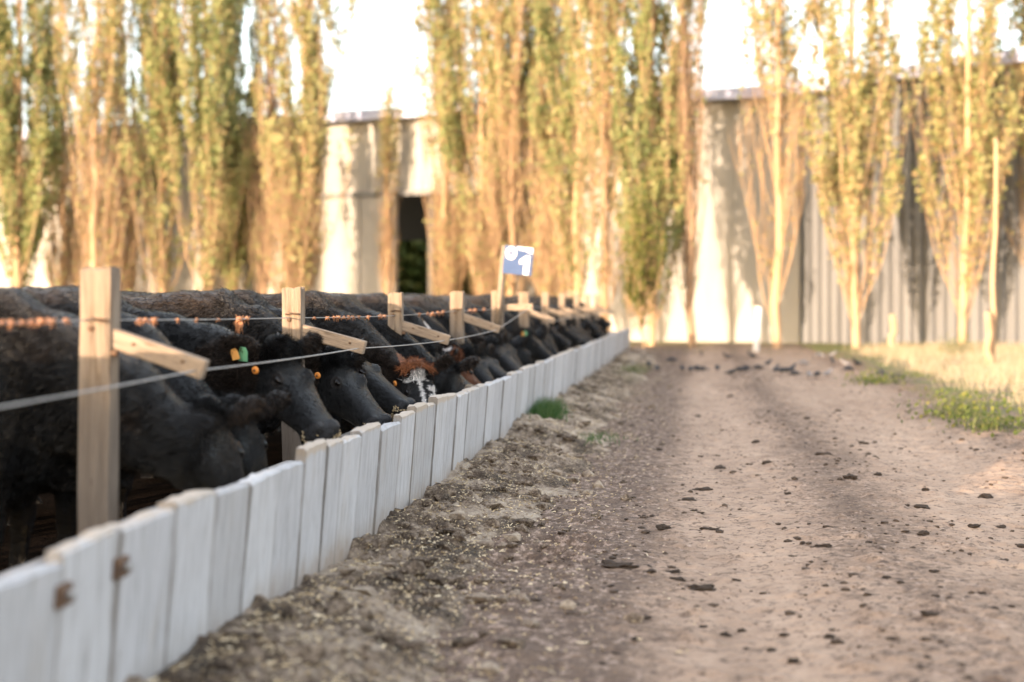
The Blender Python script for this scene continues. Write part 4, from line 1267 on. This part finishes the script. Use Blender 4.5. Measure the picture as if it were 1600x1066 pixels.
    lift = np.where(isear | ispoll, 0.8, 0.42)
    D = flow / (np.linalg.norm(flow, axis=1, keepdims=True) + 1e-6) + Nn * lift[:, None]
    D /= np.linalg.norm(D, axis=1, keepdims=True)
    Ln = np.where(ispoll, 0.045, np.where(isear, 0.030, np.where(ish, 0.014, 0.042))) * r_.uniform(0.5, 1.3, fur_n)
    sd = np.cross(D, Nn); sd /= np.linalg.norm(sd, axis=1, keepdims=True) + 1e-6
    wd = np.where(ish, 0.0014, 0.0024)[:, None]
    tip = B + D * Ln[:, None]; tip[:, 2] -= Ln * 0.2
    V_ = np.stack([B - sd * wd, B + sd * wd, tip], 1).reshape(-1, 3)
    fme = np_mesh('fur', V_, np.arange(fur_n * 3).reshape(-1, 3), M['fur'])
    cc = c[v0[pk]] * (0.4 + 2.6 * r_.uniform(0, 1, (fur_n, 1)) ** 3)
    fa = fme.attributes.new('coat', 'FLOAT_COLOR', 'POINT')
    fa.data.foreach_set('color', np.repeat(np.concatenate([cc, np.ones((fur_n, 1))], 1), 3, axis=0).astype(np.float32).ravel())
    # eyes
    eyes = []
    for s in (-1, 1):
        eb = MB(); eb.ico(H(.176, s * .091, -.018), (.025 * hs, .014 * hs, .015 * hs), Mh, sub=2)
        eyes.append(eb.mesh('eye', [M['eye']]))
    extra = []
    root, e, v, nrm, Lr = ears[1]      # the right-hand ear, towards the camera
    out = nrm if nrm.dot(Vector((0.2, -1, 0))) > 0 else -nrm
    for tg in tags:
        tb = MB()
        c0 = root + e * (Lr * 0.50) + out * 0.020 * hs
        if tg == 'button':
            out = (rgt * 0.9 + d * 0.25).normalized(); c0 = H(0.075, 0.146, -0.045)
            tb.tube([c0 - out * 0.004, c0 + out * 0.003, c0 + out * 0.006], [0.019, 0.019, 0.014], 14)
            hb = MB(); hb.tube([c0 + out * 0.004, c0 + out * 0.009], 0.006, 8)
            extra.append(('ear_tag', tb.mesh('ear_tag', [M['orange']]), hb.mesh('stud', [M['rust']])))
        else:
            mat, du, sz = (M['green'], 0.016, (0.024, 0.033)) if tg == 'green' else (M['amber'], -0.018, (0.019, 0.026))
            c1_ = c0 + Vector((du, -0.012 if tg == 'amber' else 0.0, -0.03))
            ax = Vector((0.94, -0.30, 0.25 if tg == 'amber' else -0.12)).normalized(); az_ = Vector((0.2, 0.1, -1)).normalized(); az_ = (az_ - ax * az_.dot(ax)).normalized(); nn_ = ax.cross(az_)
            pts = []
            for a_, b__ in ((-.55, -1), (.55, -1), (1, -.35), (1, 1), (-1, 1), (-1, -.35)):
                pts.append(c1_ + ax * (a_ * sz[0]) + az_ * (b__ * sz[1]))
            tb.add([p + nn_ * 0.002 for p in pts] + [p - nn_ * 0.002 for p in pts], [tuple(range(6)), tuple(range(11, 5, -1))] + [(i, 6 + i, 6 + (i+1) % 6, (i+1) % 6) for i in range(6)])
            extra.append(('ear_tag', tb.mesh('ear_tag', [mat]), None))
    if crumbs:
        sel = np.where((ht > 0.465) & (ht < 0.56) & (np.abs(hsd) < 0.10) & (hu_ < -0.05) & (hu_ > -0.24) & (fbm(ht * 30, hu_ * 30 + hsd * 20, seed, 2) > 0.42))[0]
        if len(sel):
            k = r_.choice(sel, crumbs); Cc = co[k] + no[k] * 0.004 + r_.normal(0, 0.003, (crumbs, 3))
            V2, F2 = leaves_np(Cc, 0.0042, r_)
            extra.append(('feed_residue', np_mesh('feed_residue', V2, F2, M['straw']), None))
    return dict(body=me, fur=fme, eyes=eyes, extra=extra)

def place_cow(parts, Xc, Yc, label, rz=0.0, scale=1.0, group='black cattle feeding in a row'):
    c = empty('cow', (Xc, Yc, 0.0), rz); c.scale = (scale, scale, scale)
    tag(c, label, 'cow', group)
    bd = link('body', parts['body'], None, c)
    link('fur', parts['fur'], None, bd)
    for e in parts['eyes']: link('eye', e, None, bd)
    for nm, mm, sub in parts['extra']:
        o = link(nm, mm, None, bd if False else c)
        if sub: link('stud', sub, None, o)
    return c

def head_pose(Xc, Y, poll_px, nose_px, yaw_sign, hl=0.55):
    """poll and muzzle read off the photo at depth Y -> local poll, yaw, pitch"""
    p, q = at(poll_px[0], poll_px[1], Y), at(nose_px[0], nose_px[1], Y)
    dx, dz = q.x - p.x, q.z - p.z
    r2 = hl * hl - dx * dx - dz * dz
    dy = math.sqrt(max(r2, 0.0)) * yaw_sign
    v = Vector((dx, dy, dz)).normalized()
    return (p.x - Xc, 0.0, p.z), math.atan2(v.y, v.x), math.asin(v.z)

def paint_white_face(c, t, s, u, co):
    w = ((np.abs(s) < 0.012 + 0.03 * (t < 0.10)) & (t > 0.04) & (t < 0.30) & (u > -0.07)).astype(float)
    w2 = ((np.abs(np.abs(s) - 0.070) < 0.022) & (t > 0.07) & (t < 0.36) & (u > -0.06)).astype(float) * 0.9
    w = np.clip(w + w2 * (fbm(t * 14, s * 14, 3, 2) > 0.45), 0, 1)
    br = ((t > -0.14) & (t < 0.03) & (np.abs(s) < 0.11) & (u > -0.10)).astype(float)
    c = c * (1 - br[:, None]) + br[:, None] * np.array([0.26, 0.10, 0.045])
    return c * (1 - w[:, None]) + w[:, None] * np.array([0.62, 0.60, 0.58])
def paint_brown(c, t, s, u, co):
    hd_ = ((t > -0.05) & (np.abs(s) < 0.3) & (np.abs(u) < 0.26) & (co[:, 0] > 0.2)).astype(float) * 0.8
    c = c * (1 - hd_[:, None]) + hd_[:, None] * np.array([0.17, 0.065, 0.03])
    cr = ((co[:, 0] > 0.20) & (t < -0.06) & (np.abs(co[:, 1]) < 0.055 + 0.05 * (fbm(co[:, 0] * 9, co[:, 1] * 9, 2, 2) - 0.5)) & (u > -0.02) & (co[:, 2] > 0.85)).astype(float)
    return c * (1 - cr[:, None]) + cr[:, None] * np.array([0.60, 0.58, 0.57])
def paint_tan_nose(c, t, s, u, co):
    w = ((t > 0.44) & (np.abs(s) < 0.12) & (np.abs(u + .05) < 0.13)).astype(float) * 0.7
    return c * (1 - w[:, None]) + w[:, None] * np.array([0.30, 0.22, 0.14])

heroes = [
    # Y, Xc, poll px, nose px, yaw sign, opts, label
    (5.35, -2.50, (322, 648), (352, 815), +1, dict(fur_n=36000, voxel=0.015), 'nearest black cow, head buried in the trough behind the tall post'),
    (5.92, -2.50, (366, 642), (384, 792), +1, dict(fur_n=30000, voxel=0.016), 'black cow with fuzzy poll just behind the nearest one, head down in trough'),
    (6.55, -2.66, (436, 549), (537, 655), -1, dict(fur_n=36000, voxel=0.015, tags=('button', 'green', 'amber'), crumbs=1000), 'black cow with green and amber ear tags and feed on its nose'),
    (7.72, -2.50, (524, 562), (616, 645), -1, dict(fur_n=36000, voxel=0.015, tags=('button',), crumbs=300), 'black cow with orange ear button, head turned slightly to camera beside the green tagged one'),
    (8.35, -2.55, (547, 550), (648, 622), -0.4, dict(fur_n=36000, voxel=0.015, crumbs=1000), 'black cow with feed caked muzzle and no ear tag'),
    (9.20, -2.40, (650, 578), (690, 660), -1, dict(fur_n=36000, voxel=0.016, paint=paint_white_face, tags=('button',)), 'cow with white face stripes and rusty brown poll'),
    (9.95, -2.40, (696, 572), (712, 650), +1, dict(fur_n=36000, voxel=0.016), 'curly haired black cow, head down right of the white faced one'),
    (10.70, -2.55, (686, 546), (740, 602), -0.5, dict(fur_n=20000, voxel=0.016, tags=('button',), crumbs=500, paint=paint_tan_nose), 'black cow with tan muzzle and orange button before the reddish one'),
    (11.40, -2.45, (729, 556), (750, 620), +0.6, dict(fur_n=20000, voxel=0.018, paint=paint_brown), 'reddish brown headed cow with white neck crest'),
    (12.15, -2.50, (742, 548), (772, 606), -0.7, dict(fur_n=20000, voxel=0.018), 'black cow without tag next beyond the reddish headed one'),
    (13.00, -2.45, (775, 551), (803, 588), -0.8, dict(fur_n=20000, voxel=0.018), 'black cow with upright ears between the reddish and the button tagged one'),
    (13.85, -2.50, (795, 535), (829, 578), -0.7, dict(fur_n=20000, voxel=0.018, tags=('button',)), 'black cow with orange button below the blue number sign'),
]
for i, (Y, Xc, pp, npx, ys_, kw, lab) in enumerate(heroes):
    poll, yaw, pitch = head_pose(Xc, Y, pp, npx, 1.0 if ys_ > 0 else -1.0, 0.51 if abs(ys_) == 1 else 0.50)
    if abs(ys_) < 1: yaw = math.copysign(min(abs(yaw), R(28) * abs(ys_) * 1.6), ys_)
    over = Xc + poll[0] + math.cos(pitch) * math.cos(yaw) * 0.56 + (0.07 * abs(math.sin(pitch)) if pitch < -0.9 else 0.0) + 1.645
    if over > 0: poll = (poll[0] - over, poll[1], poll[2])
    place_cow(cow_parts(200 + i, poll, yaw, pitch, **kw), Xc, Y, lab)

gen = [cow_parts(301, (0.40, 0.02, 0.88), R(-15), R(-38), voxel=0.022, fur_n=10000),
       cow_parts(302, (0.48, -0.03, 0.80), R(20), R(-62), voxel=0.022, fur_n=10000),
       cow_parts(303, (0.44, 0.0, 0.84), R(-30), R(-48), voxel=0.022, fur_n=10000, tags=('button',)),
       cow_parts(306, (0.42, 0.02, 0.90), R(-38), R(-42), voxel=0.022, fur_n=10000),
       cow_parts(307, (0.50, 0.04, 0.78), R(35), R(-55), voxel=0.022, fur_n=10000, paint=paint_tan_nose),
       cow_parts(308, (0.34, -0.04, 1.02), R(-24), R(-26), voxel=0.022, fur_n=10000),
       cow_parts(304, (0.36, 0.05, 0.95), R(5), R(-34), voxel=0.022, fur_n=10000)]
tagged = cow_parts(305, (0.42, 0.0, 0.86), R(-12), R(-40), voxel=0.022, fur_n=10000, tags=('green', 'amber'))
rr = random.Random(9)
Y = 14.7
k = 0
while Y < 31.6:
    if abs(Y - 17.1) < 0.45:
        place_cow(tagged, -2.50, Y, 'black cow with green ear tag halfway to the trough end', rr.uniform(-.05, .05))
    else:
        place_cow(gen[rr.choice((0, 1, 2, 3, 4, 5, 6))], -2.60 + rr.uniform(-.06, .04), Y, 'black cow feeding far along the trough beyond the number sign', rr.uniform(-.08, .08), rr.uniform(0.98, 1.05))
    Y += rr.uniform(0.70, 0.86)
# the row goes on out of the frame towards and past the camera
for Y in (3.25, 0.05, -0.75, -1.55, -2.35, -3.15, -3.95, -4.75, -5.55, -6.35, -7.15):
    place_cow(gen[rr.choice((0, 1, 2, 3, 4, 5, 6))], -2.55 + rr.uniform(-.06, .06), Y, 'black cow feeding beside the camera outside the frame', rr.uniform(-.05, .05), 1.0)
# cattle standing behind the feeding row
for X, Y, rz, lab in ((-5.2, 8.3, 2.6, 'black cow standing behind the row at the left edge'), (-5.3, 10.2, 0.4, 'black cow standing behind the row right of the nearest post'),
                      (-5.6, 12.6, 2.2, 'black cow standing behind the row left of the second post'), (-5.4, 15.5, 0.2, 'black cow standing behind the row at the second post'),
                      (-5.6, 18.5, 0.5, 'black cow standing behind the row between second and third posts')):
    place_cow(gen[6], X, Y, lab, rz, 1.02, 'black cattle standing behind the feeding row')

# ------------------------------------------------------------------ birds
def bird_meshes(pose):
    b = MB()
    Yv, Zv = Vector((0, 1, 0)), Vector((0, 0, 1))
    up = 0.35 if pose == 0 else -0.35      # alert or pecking
    pts = [(-.16, .085, .012, .006), (-.10, .095, .020, .012), (-.05, .105, .038, .034), (.0, .11, .046, .045), (.045, .118 + .03 * up, .040, .040), (.075, .125 + .08 * up, .026, .028),
           (.095, .135 + .13 * up, .026, .027), (.118, .135 + .15 * up, .020, .021), (.130, .131 + .16 * up, .008, .008), (.158, .122 + .14 * up, .003, .003)]
    b.loft([(Vector((x, 0, z)), Yv, Zv, w, h, h) for x, z, w, h in pts], 12)
    lg = []
    for s in (-1, 1):
        q = MB(); q.tube([(0.0, s * .018, .075), (-.008, s * .018, .035), (.002, s * .02, .004), (.025, s * .022, .002)], 0.0035, 4); lg.append(q.mesh('leg', [M['birdleg']]))
    return b, lg
bk0, lg0 = bird_meshes(0); bk1, lg1 = bird_meshes(1)
bm_dark = [bk0.mesh('body', [M['bird']]), bk1.mesh('body', [M['bird']])]
bm_pale = [bk0.mesh('body', [M['palebird']]), bk1.mesh('body', [M['palebird']])]
birds = [(1096,554,0),(1136,562,0),(1176,563,0),(988,574,0),(1014,577,0),(1027,582,0),(1066,580,0),(1079,583,0),(1088,580,0),(1098,580,0),(1121,582,0),(1157,586,0),(1166,584,0),(1185,583,0),
         (1212,586,0),(1222,586,0),(1230,586,0),(1237,585,0),(1243,589,0),(1264,590,1),(1277,590,0),(1293,590,1),(1301,570,0),(1325,584,0),(1321,575,2),(1280,560,2),(1300,559,2),(969,566,0),(983,563,0),
         (1372,592,0),(1382,592,0),(1402,595,0),(1255,571,1),(1143,590,0),(1200,574,0),(1340,576,0),(1050,570,0),(1002,565,0)]
rr = random.Random(4)
for px, py, kd in birds:
    X, Y = ground_at(px, py + 2)
    c = empty('bird', (X, Y, float(road_z(np.array(X), np.array(Y)))), rr.uniform(0, 6.28))
    s = rr.uniform(0.8, 1.0); c.scale = (s, s, s)
    q = rr.choice((0, 1))
    lab = 'small black bird on the far stretch of dirt road' if px < 1340 else 'small black bird by the right verge of the road'
    if px < 1050: lab = 'small black bird on the road near the trough end'
    if kd: lab = 'pale grey bird on the far stretch of road'
    tag(c, lab, 'bird', 'birds feeding on the road')
    link('body', (bm_pale if kd else bm_dark)[q], None, c)
    for l in (lg0, lg1)[q]: link('leg', l, None, c)
